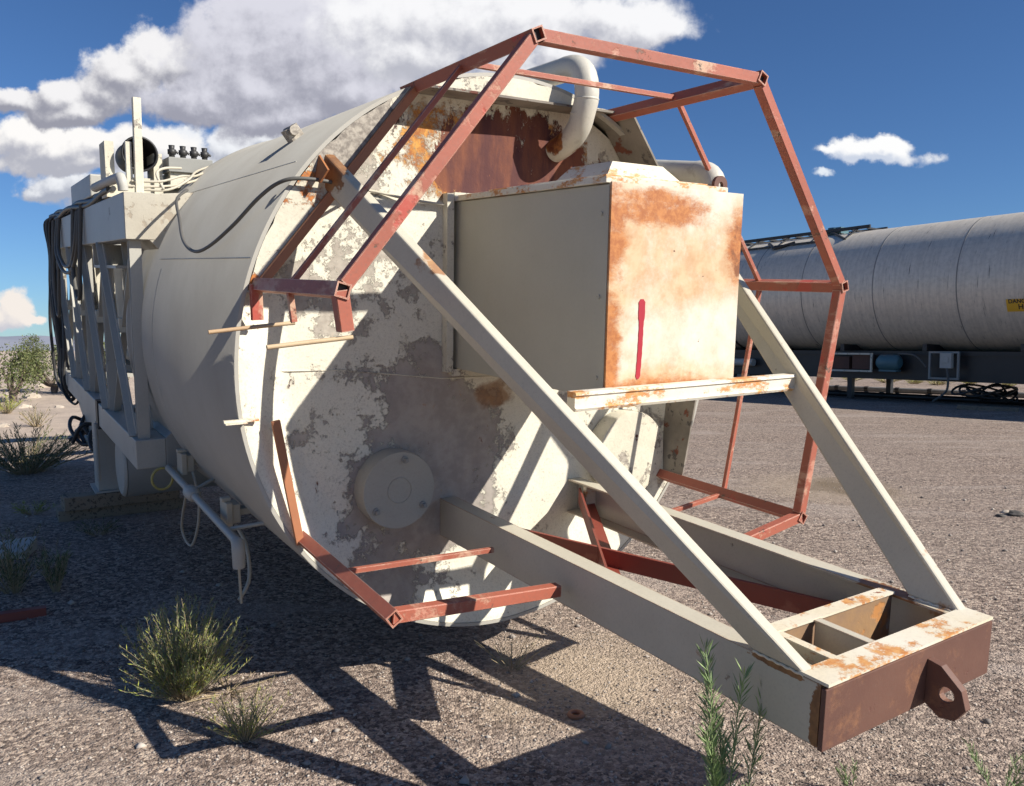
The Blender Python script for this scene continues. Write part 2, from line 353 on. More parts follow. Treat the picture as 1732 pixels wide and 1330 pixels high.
mat['ground'] = ground_mat()


def simple(name, c1, c2, sc=8, rough=0.7, trans=0.0):
    m, t, b, co = new_mat(name)
    geo = N(t, 'ShaderNodeNewGeometry')
    r = geo.outputs['Random Per Island']
    c = mixc(t, r, c1, c2)
    t.links.new(c, b.inputs['Base Color']); b.inputs['Roughness'].default_value = rough
    return m


mat['stone'] = simple('pebbles', (0.13, 0.11, 0.10), (0.52, 0.46, 0.40), rough=0.9)
mat['leaf'] = simple('sage_leaves', (0.09, 0.12, 0.05), (0.22, 0.26, 0.13))
mat['leafyel'] = simple('yellow_green_leaves', (0.22, 0.27, 0.03), (0.38, 0.38, 0.07))
mat['leafdk'] = simple('dark_green_leaves', (0.045, 0.065, 0.022), (0.11, 0.13, 0.05))
mat['leafgr'] = simple('fresh_green_leaves', (0.13, 0.20, 0.07), (0.26, 0.34, 0.15))
mat['dry'] = simple('dry_stems', (0.30, 0.23, 0.14), (0.45, 0.36, 0.22))
mat['bark'] = paint('juniper_bark', (0.12, 0.09, 0.07), (0.18, 0.14, 0.11), rough=0.9, bmp=0.5)

mat['hatch_m'] = paint('hatch_paint', (0.42, 0.40, 0.34), (0.36, 0.335, 0.28), [dict(col=(0.25, 0.2, 0.15), sc=8, thr=0.62, w=0.06, op=0.6)], rough=0.6)
mat['dry_rod'] = paint('rod_paint', (0.55, 0.42, 0.26), (0.42, 0.28, 0.16), rough=0.7)
mat['rusty_red'] = paint('rust_red_bar', (0.42, 0.17, 0.08), (0.34, 0.13, 0.06), rough=0.6)
mat['rust_plate'] = paint('orange_rust', (0.42, 0.16, 0.05), (0.24, 0.08, 0.03), [dict(col=(0.62, 0.50, 0.33), sc=8, thr=0.66, w=.02)], rough=0.8, bmp=.4, mscale=6)
mat['seam'] = paint('tank_seam', (0.22, 0.21, 0.19), (0.3, 0.28, 0.26))
mat['cellrust'] = paint('grimy_rust', (0.34, 0.20, 0.09), (0.22, 0.14, 0.09), [dict(col=(0.30, 0.28, 0.24), sc=3.5, thr=0.56, w=.04, det=10), dict(col=(.45, .2, .06), sc=5, thr=.6, w=.06)], rough=0.85, bmp=.4, mscale=4)
mat['ringm'] = paint('yellow_plastic', (0.45, 0.38, 0.12), (0.4, 0.33, 0.1))
mat['leafj'] = simple('juniper_leaves', (0.05, 0.075, 0.02), (0.17, 0.18, 0.065))
mat['rockm'] = paint('rock', (0.30, 0.26, 0.23), (0.2, 0.17, 0.15), rough=.95, bmp=.6, mscale=8)
mat['rockp'] = paint('pale_rock', (0.55, 0.47, 0.38), (0.45, 0.38, 0.3), rough=.95, bmp=.6, mscale=8)
mat['rockd'] = paint('dark_rock', (0.06, 0.055, 0.05), (0.1, 0.09, 0.08), rough=.95, bmp=.6, mscale=8)
mat['rusty_red2'] = paint('rusty_boxes', (0.12, 0.05, 0.03), (0.07, 0.035, 0.025), rough=.7)
mat['greyp'] = paint('grey_pipe', (0.22, 0.22, 0.22), (0.15, 0.15, 0.15), rough=.5)

# ------------------------------------------------------------------ mesh helpers


class MB:
    def __init__(self, k=1.0): self.v = []; self.f = []; self.k = k; self.sm = []

    def add(self, vs, fs, smooth=False):
        o = len(self.v); self.v += [tuple(float(c) * self.k for c in p) for p in vs]
        self.f += [tuple(i + o for i in f) for f in fs]; self.sm += [smooth] * len(fs)
        return self

    def box(self, lo, hi):
        (a, b, c), (d, e, f) = lo, hi
        return self.add([(a, b, c), (d, b, c), (d, e, c), (a, e, c), (a, b, f), (d, b, f), (d, e, f), (a, e, f)],
                        [(0, 3, 2, 1), (4, 5, 6, 7), (0, 1, 5, 4), (1, 2, 6, 5), (2, 3, 7, 6), (3, 0, 4, 7)])

    def frame(self, p0, p1, up):
        d = (Vector(p1) - Vector(p0)).normalized(); up = Vector(up)
        s = d.cross(up)
        if s.length < 1e-5: s = d.cross(Vector((1, 0, 0)))
        s.normalize(); n = s.cross(d).normalized()
        return d, s, n

    def prism(self, p0, p1, sec, up=(0, 0, 1), cap=True):
        """sweep a closed 2-D section [(side,up)] from p0 to p1"""
        d, s, n = self.frame(p0, p1, up); p0 = Vector(p0); p1 = Vector(p1); m = len(sec)
        vs = [p0 + s * a + n * b for a, b in sec] + [p1 + s * a + n * b for a, b in sec]
        fs = [(i, (i + 1) % m, (i + 1) % m + m, i + m) for i in range(m)]
        if cap: fs += [tuple(range(m))[::-1], tuple(range(m, 2 * m))]
        return self.add(vs, fs)

    def bar(self, p0, p1, w, h, up=(0, 0, 1), bev=0.12):
        a, b = w / 2, h / 2; e = min(a, b) * bev
        sec = [(-a + e, -b), (a - e, -b), (a, -b + e), (a, b - e), (a - e, b), (-a + e, b), (-a, b - e), (-a, -b + e)]
        return self.prism(p0, p1, sec, up)

    def hollow(self, p0, p1, w, h, t, up=(0, 0, 1)):
        """open-ended square tube"""
        d, s, n = self.frame(p0, p1, up); p0 = Vector(p0); p1 = Vector(p1)
        def ring(p, a, b): return [p + s * x + n * y for x, y in ((-a, -b), (a, -b), (a, b), (-a, b))]
        a, b = w / 2, h / 2
        vs = ring(p0, a, b) + ring(p1, a, b) + ring(p0, a - t, b - t) + ring(p1, a - t, b - t)
        fs = []
        for i in range(4):
            j = (i + 1) % 4
            fs += [(i, j, j + 4, i + 4), (8 + i, 12 + i, 12 + j, 8 + j), (i, 8 + i, 8 + j, j), (4 + i, 4 + j, 12 + j, 12 + i)]
        return self.add(vs, fs)

    def channel(self, p0, p1, w, h, t, side=1, up=(0, 0, 1)):
        a, b = w / 2 * side, h / 2; tt = t * side
        sec = [(-a, -b), (a, -b), (a, -b + t), (-a + tt, -b + t), (-a + tt, b - t), (a, b - t), (a, b), (-a, b)]
        return self.prism(p0, p1, sec, up)

    def angle(self, p0, p1, w, t, up=(0, 0, 1), sx=1):
        sec = [(0, 0), (w * sx, 0), (w * sx, t), (t * sx, t), (t * sx, w), (0, w)]
        return self.prism(p0, p1, sec, up)

    def tube(self, pts, r, n=10, cap=True):
        pts = [Vector(p) for p in pts]; m = len(pts)
        rs = r if isinstance(r, (list, tuple)) else [r] * m
        vs = []; prev = None
        for i, p in enumerate(pts):
            d = (pts[min(i + 1, m - 1)] - pts[max(i - 1, 0)]).normalized()
            if prev is None:
                s = d.cross(Vector((0, 0, 1)))
                if s.length < 1e-4: s = d.cross(Vector((1, 0, 0)))
            else:
                s = prev - d * prev.dot(d)
            s.normalize(); prev = s; q = s.cross(d)
            vs += [p + (s * math.cos(2 * math.pi * j / n) + q * math.sin(2 * math.pi * j / n)) * rs[i] for j in range(n)]
        fs = [(i * n + j, i * n + (j + 1) % n, (i + 1) * n + (j + 1) % n, (i + 1) * n + j) for i in range(m - 1) for j in range(n)]
        self.add(vs, fs, True)
        if cap: self.add(vs[:n], [tuple(range(n))]); self.add(vs[-n:], [tuple(range(n))[::-1]])
        return self

    def cyl(self, p0, p1, r, n=48, r1=None):
        return self.tube([p0, p1], [r, r if r1 is None else r1], n)

    def poly(self, pts, depth_vec):
        """flat polygon given thickness along depth_vec"""
        n = len(pts); d = Vector(depth_vec)
        vs = [Vector(p) for p in pts] + [Vector(p) + d for p in pts]
        fs = [tuple(range(n)), tuple(range(2 * n - 1, n - 1, -1))] + [(i, i + n, (i + 1) % n + n, (i + 1) % n) for i in range(n)]
        return self.add(vs, fs)

    def build(self, name, m, parent=None, bevel=0.0):
        me = bpy.data.meshes.new(name); me.from_pydata(self.v, [], self.f); me.update()
        me.polygons.foreach_set('use_smooth', self.sm)
        if isinstance(m, str): m = mat[m]
        me.materials.append(m)
        bm = bmesh.new(); bm.from_mesh(me); bmesh.ops.recalc_face_normals(bm, faces=bm.faces); bm.to_mesh(me); bm.free()
        o = bpy.data.objects.new(name, me); col.objects.link(o)
        if parent is not None: o.parent = parent
        if bevel:
            b = o.modifiers.new('bevel', 'BEVEL'); b.width = bevel; b.segments = 2; b.limit_method = 'ANGLE'; b.angle_limit = R(40)
        return o


def tag(o, label=None, cat=None, group=None, kind=None):
    if label: o['label'] = label
    if cat: o['category'] = cat
    if group: o['group'] = group
    if kind: o['kind'] = kind
    return o


def empty(name, loc=(0, 0, 0), rz=0):
    o = bpy.data.objects.new(name, None); col.objects.link(o); o.location = loc; o.rotation_euler = (0, 0, rz); o.empty_display_size = 0.2
    return o


def smooth(a, b, x):
    t = np.clip((np.asarray(x, float) - a) / (b - a), 0, 1); return t * t * (3 - 2 * t)


# ------------------------------------------------------------------ terrain


def terrain(x, y):
    x = np.asarray(x, float); y = np.asarray(y, float)
    h = 0.22 * smooth(3.4, 7.0, y) * smooth(0.3, -2.6, x)
    h = h + 0.10 * smooth(0, -4, x) * smooth(7, 12, y)
    # low bank on the left, far side
    h = h + 0.55 * smooth(-4, -16, x) * smooth(13, 30, y) * (1 - 0.5 * smooth(40, 60, y))
    r = np.hypot(x, y)
    h = h + 0.02 * np.sin(x * 1.3 + 0.7 * y) * np.sin(y * 0.9) * smooth(4, 9, r)
    ang = smooth(0, -30, x)
    h = h - 45 * smooth(75, 240, r) * (0.25 + 0.75 * ang)
    return h


def tz(x, y): return float(terrain(x, y))


def build_ground():
    rings = [0.0] + list(np.geomspace(0.5, 9000, 150))
    na = 240
    vs = []; fs = []
    for i, r in enumerate(rings[1:]):
        a = np.arange(na) * 2 * math.pi / na
        x = r * np.cos(a); y = r * np.sin(a); z = terrain(x, y)
        vs += list(zip(x, y, z))
    vs.append((0, 0, tz(0, 0)))
    nr = len(rings) - 1
    for i in range(nr - 1):
        for j in range(na):
            fs.append((i * na + j, i * na + (j + 1) % na, (i + 1) * na + (j + 1) % na, (i + 1) * na + j))
    for j in range(na): fs.append((len(vs) - 1, (j + 1) % na, j))
    mb = MB(); mb.v = [tuple(map(float, v)) for v in vs]; mb.f = fs; mb.sm = [True] * len(fs)
    o = mb.build('ground', 'ground')
    # keep the faces pointing up
    tag(o, kind='structure')
    return o


build_ground()


def build_mountains():
    vs = []; fs = []; n = 160
    a = np.linspace(R(60), R(165), n)
    prof = 60 + 60 * (np.sin(a * 9) * 0.5 + 0.5) + 50 * (np.sin(a * 23 + 1) * 0.5 + 0.5) + 20 * np.sin(a * 61)
    r0 = 7000
    for k, (rr, hh) in enumerate(((r0, 0), (r0 + 600, 0.6), (r0 + 1100, 1.0), (r0 + 2400, 0))):
        for i in range(n):
            vs.append((rr * math.cos(a[i]), rr * math.sin(a[i]), -46 + hh * prof[i] * 1.0 + (0 if hh == 0 else 14)))
    for k in range(3):
        for i in range(n - 1): fs.append((k * n + i, k * n + i + 1, (k + 1) * n + i + 1, (k + 1) * n + i))
    mb = MB(); mb.add(vs, fs, True)
    m = paint('hazed_hills', (0.20, 0.22, 0.28), (0.26, 0.27, 0.32), rough=1.0, mscale=0.002, grain=0.0, bmp=0)  # blue-grey has distance haze put into the rock colour, no air volume
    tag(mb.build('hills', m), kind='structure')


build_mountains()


def build_pebbles():
    """loose stones lying on the lot near the camera: one uncountable mass"""
    n = 42000
    # denser near the camera, inside the view wedge
    rr = 2.0 + 9.0 * rng.random(n) ** 1.6; aa = rng.uniform(-0.72, 0.72, n)
    x = rr * np.sin(aa); y = rr * np.cos(aa)
    s = 0.003 + 0.006 * rng.random(n) ** 2.5 + (rng.random(n) < 0.008) * rng.uniform(0.005, 0.020, n)
    z = terrain(x, y) + s * 0.25
    base = np.array([(1, 0, 0), (-1, 0, 0), (0, 1, 0), (0, -1, 0), (0, 0, .75), (0, 0, -.75)], float)
    tri = np.array([(0, 2, 4), (2, 1, 4), (1, 3, 4), (3, 0, 4), (2, 0, 5), (1, 2, 5), (3, 1, 5), (0, 3, 5)])
    V = base[None] * (s[:, None, None]) * rng.uniform(0.6, 1.25, (n, 6, 1))
    th = rng.uniform(0, 6.28, n); c_, s_ = np.cos(th)[:, None], np.sin(th)[:, None]
    X = V[..., 0] * c_ - V[..., 1] * s_; Y = V[..., 0] * s_ + V[..., 1] * c_
    V = np.stack([X + x[:, None], Y + y[:, None], V[..., 2] + z[:, None]], -1).reshape(-1, 3)
    F = (tri[None] + (np.arange(n) * 6)[:, None, None]).reshape(-1, 3)
    me = bpy.data.meshes.new('gravel')
    me.vertices.add(len(V)); me.vertices.foreach_set('co', V.ravel())
    me.loops.add(F.size); me.loops.foreach_set('vertex_index', F.ravel().astype(np.int32))
    me.polygons.add(len(F)); me.polygons.foreach_set('loop_start', np.arange(0, F.size, 3, dtype=np.int32))
    me.update(calc_edges=True); me.materials.append(mat['stone'])
    o = bpy.data.objects.new('gravel', me); col.objects.link(o)
    tag(o, 'loose grey and tan gravel scattered over the lot', 'gravel', kind='stuff')


build_pebbles()

# ------------------------------------------------------------------ the silo (built in its own frame: x across, y towards the legs, z up)
silo = empty('silo')
tag(silo, 'cream steel silo lying on its side with rusty end and red guard cage', 'silo')
RM = Matrix(((0.8341, -0.5513, 0.0170), (0.5505, 0.8303, -0.0870), (0.0339, 0.0819, 0.9961)))
silo.matrix_world = Matrix.Translation((-0.084, 3.965, 1.527)) @ RM.to_4x4()


def P(): return MB(S)


CX, CZ, RS = .078, -.007, 1.005
F = .10      # depth of the recessed end face
V = {'T1': (-.323, .920), 'T2': (.535, .928), 'R1': (1.030, .285), 'R2': (.884, -.545), 'B2': (.105, -.965), 'B1': (-.734, -.561), 'L1': (-.861, .268)}
order = ['T1', 'T2', 'R1', 'R2', 'B2', 'B1', 'L1']


def build_shell():
    mb = P(); n = 160; ro = RS; ri = RS - .012
    a = [2 * math.pi * i / n for i in range(n)]
    ys = [0.0, 0.0, .30, .95, 1.55, 1.86]
    vs = []
    prof = [(ri, .03), (ri, 0.0), (ro, 0.0), (ro, 1.84), (ro + .012, 1.845), (ro + .012, 1.875), (ro, 1.88), (.22, 3.6), (.22, 3.9)]
    for (r, y) in prof:
        for t_ in a: vs.append((CX + r * math.cos(t_), y, CZ + r * math.sin(t_)))
    for k in range(len(prof) - 1):
        fs = [(k * n + i, k * n + (i + 1) % n, (k + 1) * n + (i + 1) % n, (k + 1) * n + i) for i in range(n)]
        mb.f += fs; mb.sm += [k in (2, 3, 6)] * len(fs)
    mb.v = [u3(p) for p in vs]
    o = mb.build('shell', 'shell', silo)
    # weld seams: one lengthwise run on the near side and one hoop
    sm = P()
    t0 = math.radians(159.5)
    pts = [(CX + (RS + .001) * math.cos(t0 + .003 * math.sin(y * 9)), y, CZ + (RS + .001) * math.sin(t0)) for y in np.linspace(0.02, 1.36, 30)]
    sm.tube(pts, .0022, 6)
    pts = [(CX + (RS + .0005) * math.cos(t_), 1.28, CZ + (RS + .0005) * math.sin(t_)) for t_ in np.linspace(R(162), R(212), 40)]
    sm.tube(pts, .0018, 6)
    t0 = math.radians(139)
    pts = [(CX + (RS + .0005) * math.cos(t0), y, CZ + (RS + .0005) * math.sin(t0)) for y in np.linspace(.12, 1.8, 24)]
    sm.tube(pts, .0018, 6)
    sm.build('weld_seam', 'frame', o)
    # lifting lug
    lg = P(); t0 = R(128); cx, cz = CX + RS * math.cos(t0), CZ + RS * math.sin(t0)
    d = Vector((math.cos(t0), 0, math.sin(t0))); tt = Vector((-d.z, 0, d.x))
    c0 = Vector((cx, .52, cz))
    lg.bar(c0 - d * .01, c0 + d * .045, .05, .055, up=tt); lg.cyl(c0 + d * .03 + Vector((0, -.04, 0)), c0 + d * .03 + Vector((0, .04, 0)), .018, 12)
    lg.build('lifting_lug', 'rim', o)


build_shell()


def build_end():
    # recessed end face
    # flat in the upper half, dished forward to meet the rim lower down
    n = 144; rr = list(np.linspace(0, .78, 12)) + list(np.linspace(.80, .987, 14)); vs = [(CX, F, CZ)]; fs = []
    for r_ in rr[1:]:
        for j in range(n):
            t_ = 2 * math.pi * j / n; z = CZ + r_ * RS * math.sin(t_)
            w_ = 1 - float(smooth(.05, .28, z)); k = float(smooth(.80, .985, r_)) * w_
            dent = .004 * math.sin(7 * t_ + 5 * r_) * math.sin(9 * r_ + 2 * t_) * (1 - k)
            vs.append((CX + r_ * RS * math.cos(t_), F - (F - .004) * k + dent, z))
    for j in range(n): fs.append((0, 1 + j, 1 + (j + 1) % n))
    for i in range(len(rr) - 2):
        for j in range(n): fs.append((1 + i * n + j, 1 + (i + 1) * n + j, 1 + (i + 1) * n + (j + 1) % n, 1 + i * n + (j + 1) % n))
    mb = P(); mb.add(vs, fs, True); face = mb.build('end_face', 'face', silo)
    # annulus between the round shell and the seven-sided opening
    mb = P(); n = 280
    poly = [Vector((V[k][0], V[k][1])) for k in order]; c = Vector((CX + .02, CZ))

    def inner(t_):
        d = Vector((math.cos(t_), math.sin(t_))); best = 9
        for i in range(7):
            a, b = poly[i], poly[(i + 1) % 7]; e = b - a; den = d.x * e.y - d.y * e.x
            if abs(den) < 1e-9: continue
            w = a - c; s = (w.x * e.y - w.y * e.x) / den; u = (w.x * d.y - w.y * d.x) / den
            if s > 0 and -1e-6 <= u <= 1 + 1e-6: best = min(best, s)
        return c + d * best
    ang = sorted([2 * math.pi * i / n for i in range(n)])
    IN = [inner(t_) for t_ in ang]
    OUT = []
    for t_, q in zip(ang, IN):
        d = (q - Vector((CX, CZ))).normalized(); o_ = Vector((CX, CZ)) + d * (RS - .0125)
        if (o_ - q).dot(d) < .004: o_ = q + d * .004
        jit = .003 * math.sin(t_ * 37) + .002 * math.sin(t_ * 91)
        OUT.append(o_ + d * min(jit, 0))
    vs = [(q.x, -.002, q.y) for q in IN] + [(q.x, -.002, q.y) for q in OUT] + [(q.x, .008, q.y) for q in IN] + [(q.x, .008, q.y) for q in OUT]
    fs = []
    for i in range(n):
        j = (i + 1) % n
        if not (R(44) < ang[i] < R(165)): continue
        fs += [(i, j, n + j, n + i), (2 * n + i, 3 * n + i, 3 * n + j, 2 * n + j), (i, 2 * n + i, 2 * n + j, j), (n + i, n + j, 3 * n + j, 3 * n + i)]
    use = sorted({i for f_ in fs for i in f_}); ix = {a_: b_ for b_, a_ in enumerate(use)}
    mb.add([vs[i] for i in use], [tuple(ix[i] for i in f_) for f_ in fs]); mb.build('end_rim', 'rim', silo)
    # flange plates lining the opening
    for i, k in enumerate(order):
        if k in ('R2', 'B2', 'B1'): continue
        a = Vector((V[k][0], 0, V[k][1])); b_ = V[order[(i + 1) % 7]]; b = Vector((b_[0], 0, b_[1]))
        cc = Vector((.1, 0, 0)); mid = (a + b) / 2; nrm = (mid - cc).normalized()
        yf = {'T1': -.02, 'T2': -.09, 'R1': -.10, 'L1': -.008}.get(k, -.006)
        ins = -nrm * .003
        mb = P(); th = -nrm * .008
        q = [a + ins + Vector((0, yf, 0)), b + ins + Vector((0, yf, 0)), b + ins + Vector((0, F - .002, 0)), a + ins + Vector((0, F - .002, 0))]
        mb.poly(q, th); mb.build('flange_plate', 'flange', silo)
    # seams on the face
    sm = P()
    sm.tube([(-.78, F - .001, -.013), (-.55, F - .001, -.02), (-.155, F - .001, -.071), (.1, F - .001, -.075), (.78, F - .001, -.09)], .0022, 5)
    sm.build('weld_seam', 'rim', face)
    # stiffening flange beside the cabinet
    mb = P(); mb.box((-.162, F - .035, -.045), (-.135, F - .001, .585)); mb.box((-.135, F - .030, -.060), (.41, F - .001, -.036)); mb.box((-.13, F - .03, .56), (.2, F - .001, .59))
    mb.build('cabinet_flange', 'rim', silo)
    # round hatch, near side
    def hatch(x, z, r, y0, m, bolts):
        mb = P(); mb.tube([(x, F - .001, z), (x, y0 + .006, z), (x, y0 - .0, z)], [r * 1.0, r, r * .985], 64)
        h = mb.build('round_hatch', m, silo)
        if bolts: b = P(); b.tube([(x + .045 * math.cos(a), y0 - .001, z + .045 * math.sin(a)) for a in np.linspace(0, 6.28, 30)], .0015, 5); b.build('weld_seam', m, h)
        for a in bolts:
            b = P(); c0 = (x + r * .8 * math.cos(a), y0, z + r * .8 * math.sin(a))
            b.tube([c0, (c0[0], y0 - .006, c0[2])], .013, 16); b.tube([(c0[0], y0 - .006, c0[2]), (c0[0], y0 - .022, c0[2])], .007, 10)
            b.build('bolt', 'grey', h)
    hatch(-.37, -.443, .137, .02, 'hatch_m', [R(80), R(215), R(325)])
    hatch(.70, -.43, .180, .02, 'rim', [])
    # torn lip and short rods on the near edge
    mb = P(); mb.tube([(-.848, -.322, .170), (-.97, -.322, .160), (-1.075, -.322, .150)], .006, 6); mb.build('loose_rod', 'dry_rod', silo)
    mb = P(); mb.tube([(-.83, -.68, .157), (-.93, -.68, .149), (-1.035, -.68, .140)], .006, 6); mb.build('loose_rod', 'dry_rod', silo)
    mb = P(); mb.box((-.965, -.012, -.150), (-.86, .002, -.142)); mb.box((-.965, -.03, -.152), (-.90, -.002, -.148)); mb.build('torn_lip', 'rusty_white', silo)


build_end()


def build_cabinet():
    mb = P(); t_ = .006
    mb.box((bx0, byf + .004, bz0), (bx1, F - .002, bz1)); cab = mb.build('cabinet', 'cabinet', silo, 0.004)
    mb = P(); mb.box((bx0 - .003, byf - .004, bz0 - .006), (bx1 + .003, byf + .0035, bz1 + .004)); fp = mb.build('front_panel', 'cabinet_front', cab)
    # side strip with rivets
    mb = P(); mb.box((bx0 - .0035, byf + .006, bz0 + .004), (bx0 - .0004, byf + .062, bz1 - .004))
    for z in np.linspace(bz0 + .06, bz1 - .08, 3): mb.cyl((bx0 - .003, byf + .035, z), (bx0 - .008, byf + .035, z), .006, 10)
    mb.build('side_strip', 'cabinet', cab)
    # lid
    mb = P(); mb.box((bx0 - .012, byf + .01, bz1 + .002), (bx1 - .05, F - .05, bz1 + .020)); mb.box((bx0 + .02, byf + .05, bz1 + .021), (bx1 - .05, F - .2, bz1 + .030))
    mb.build('lid', 'rusty_white', cab, 0.002)
    mb = P()
    a = [(-.02, -.62, bz1 + .031), (.30, -.62, bz1 + .031), (.30, -.35, bz1 + .031), (-.02, -.35, bz1 + .031)]
    b = [(.02, -.60, bz1 + .085), (.22, -.60, bz1 + .085), (.22, -.40, bz1 + .085), (.02, -.40, bz1 + .085)]
    mb.add(a + b, [(0, 1, 5, 4), (1, 2, 6, 5), (2, 3, 7, 6), (3, 0, 4, 7), (4, 5, 6, 7), (3, 2, 1, 0)]); mb.build('roof_hood', 'rusty_white', cab)
    # lifting eye
    mb = P(); x0 = .335
    ring = [(x0 + .028 * math.cos(a) * 1.0, byf + .03, bz1 + .030 + .026 * math.sin(a)) for a in np.linspace(0, math.pi, 12)] + [(x0 - .028, byf + .03, bz1 + .003), (x0 + .028, byf + .03, bz1 + .003)]
    hole = [(x0 + .010 * math.cos(a), byf + .03, bz1 + .028 + .010 * math.sin(a)) for a in np.linspace(0, 2 * math.pi, 15)[:-1]]
    plate_with_hole(mb, ring, hole, (0, .012, 0)); mb.build('lifting_eye', 'plate', cab)
    # sprayed mark
    mb = P(); zs = np.linspace(.247, .020, 26); L = []; Rr = []
    for i, z in enumerate(zs):
        w = .0085 + (.0035 if i < 7 else 0) + .0006 * math.sin(i * 1.9); 
        if i in (0, 25): w *= .45
        xm = .003 - .006 * i / 25 + .003 * math.sin(i / 25 * 3)
        L.append((xm - w, byf - .0045, z)); Rr.append((xm + w, byf - .0045, z))
    vs = L + Rr + [(p[0], p[1] - .0012, p[2]) for p in L + Rr]; n = 26
    fs = []
    for i in range(n - 1): fs += [(i, i + 1, n + i + 1, n + i), (2 * n + i, 3 * n + i, 3 * n + i + 1, 2 * n + i + 1), (i, 2 * n + i, 2 * n + i + 1, i + 1), (n + i, n + i + 1, 3 * n + i + 1, 3 * n + i)]
    mb.add(vs, fs); mb.build('spray_mark', 'spray', fp)


def plate_with_hole(mb, outer, hole, dv):
    bm = bmesh.new()
    for loop in (outer, hole):
        vs = [bm.verts.new(p) for p in loop]
        for i in range(len(vs)): bm.edges.new((vs[i], vs[(i + 1) % len(vs)]))
    bmesh.ops.triangle_fill(bm, use_beauty=True, use_dissolve=False, edges=bm.edges[:])
    hc = sum((Vector(h) for h in hole), Vector()) / len(hole); hr = (Vector(hole[0]) - hc).length * .6
    bad = [f for f in bm.faces if (f.calc_center_median() - hc).length < hr and all((v.co - hc).length < hr * 2 for v in f.verts)]
    bmesh.ops.delete(bm, geom=bad, context='FACES_ONLY')
    r = bmesh.ops.extrude_face_region(bm, geom=bm.faces[:])
    bmesh.ops.translate(bm, verts=[g for g in r['geom'] if isinstance(g, bmesh.types.BMVert)], vec=Vector(dv))
    bm.verts.index_update()
    mb.add([v.co[:] for v in bm.verts], [tuple(v.index for v in f.verts) for f in bm.faces]); bm.free()


build_cabinet()


def build_cage():
    do, dm = -.68, -.322
    def at(k, y, s=1.0): return (V[k][0] * s, y, V[k][1] * s)
    c0 = (.1, 0, 0)
    ring = P()
    segs = [('T1', 'T2'), ('T2', 'R1'), ('R1', 'R2'), ('L1', 'T1')]
    for a, b in segs: 
        q0, q1 = Vector(at(a, do)), Vector(at(b, do)); dd = (q1 - q0).normalized() * .017
        ring.bar(q0 + dd, q1 - dd, .034, .034, up=(0, 1, 0))
    cage = ring.build('guard_cage', 'red', silo)
    def bar(p, q, w, h, m='red', kind='bar', up=(0, 0, 1)):
        mb = P()
        if kind == 'hollow': mb.hollow(p, q, w, h, .004, up)
        elif kind == 'angle': mb.angle(p, q, w, .004, up)
        else: mb.bar(p, q, w, h, up)
        return mb.build('cage_bar', m, cage)
    for a, b in segs: bar(at(a, dm), at(b, dm), .016, .016, up=(0, 1, 0))
    bar(at('L1', -.018, .985), at('T1', -.018, .985), .026, .02, up=(0, 1, 0), m='rusty_red')
    for k in ('T1', 'T2', 'R1', 'R2', 'B1', 'L1'):
        d = Vector((V[k][0] - .1, 0, V[k][1])).normalized()
        bar(at(k, do - .022), at(k, F - .03, .985), .036, .036, kind='hollow', up=d)
        mb = P(); mb.bar(at(k, do - .008), at(k, do + .03), .026, .026, up=d, bev=0); mb.build('shade_plug', 'hole_shade', cage)  # dark plug added to blacken the open tube end like deep shade
    # stubs left where the missing bars were cut
    bar(at('L1', do), (-.848, do, .172), .034, .034, up=(0, 1, 0))
    bar(at('L1', dm), (-.850, dm, .172), .016, .016, up=(0, 1, 0))
    bar(at('L1', -.018), (-.859, -.018, .160), .034, .02, up=(0, 1, 0))
    # bent inner bar, lower near side
    bar((-.812, -.02, -.152), (-.742, -.02, -.560), .026, .014, m='rusty_red', up=(0, 1, 0))
    # lower bars running to the tow beams
    bar(at('B1', do), (-.20, do, -.600), .034, .034, up=(0, 1, 0)); bar(at('B1', dm), (-.20, dm, -.585), .016, .016, up=(0, 1, 0))
    bar(at('R2', do), (.52, do, -.600), .034, .034, up=(0, 1, 0)); bar(at('R2', dm), (.52, dm, -.585), .016, .016, up=(0, 1, 0))


build_cage()

AX, BX = -.166, .488


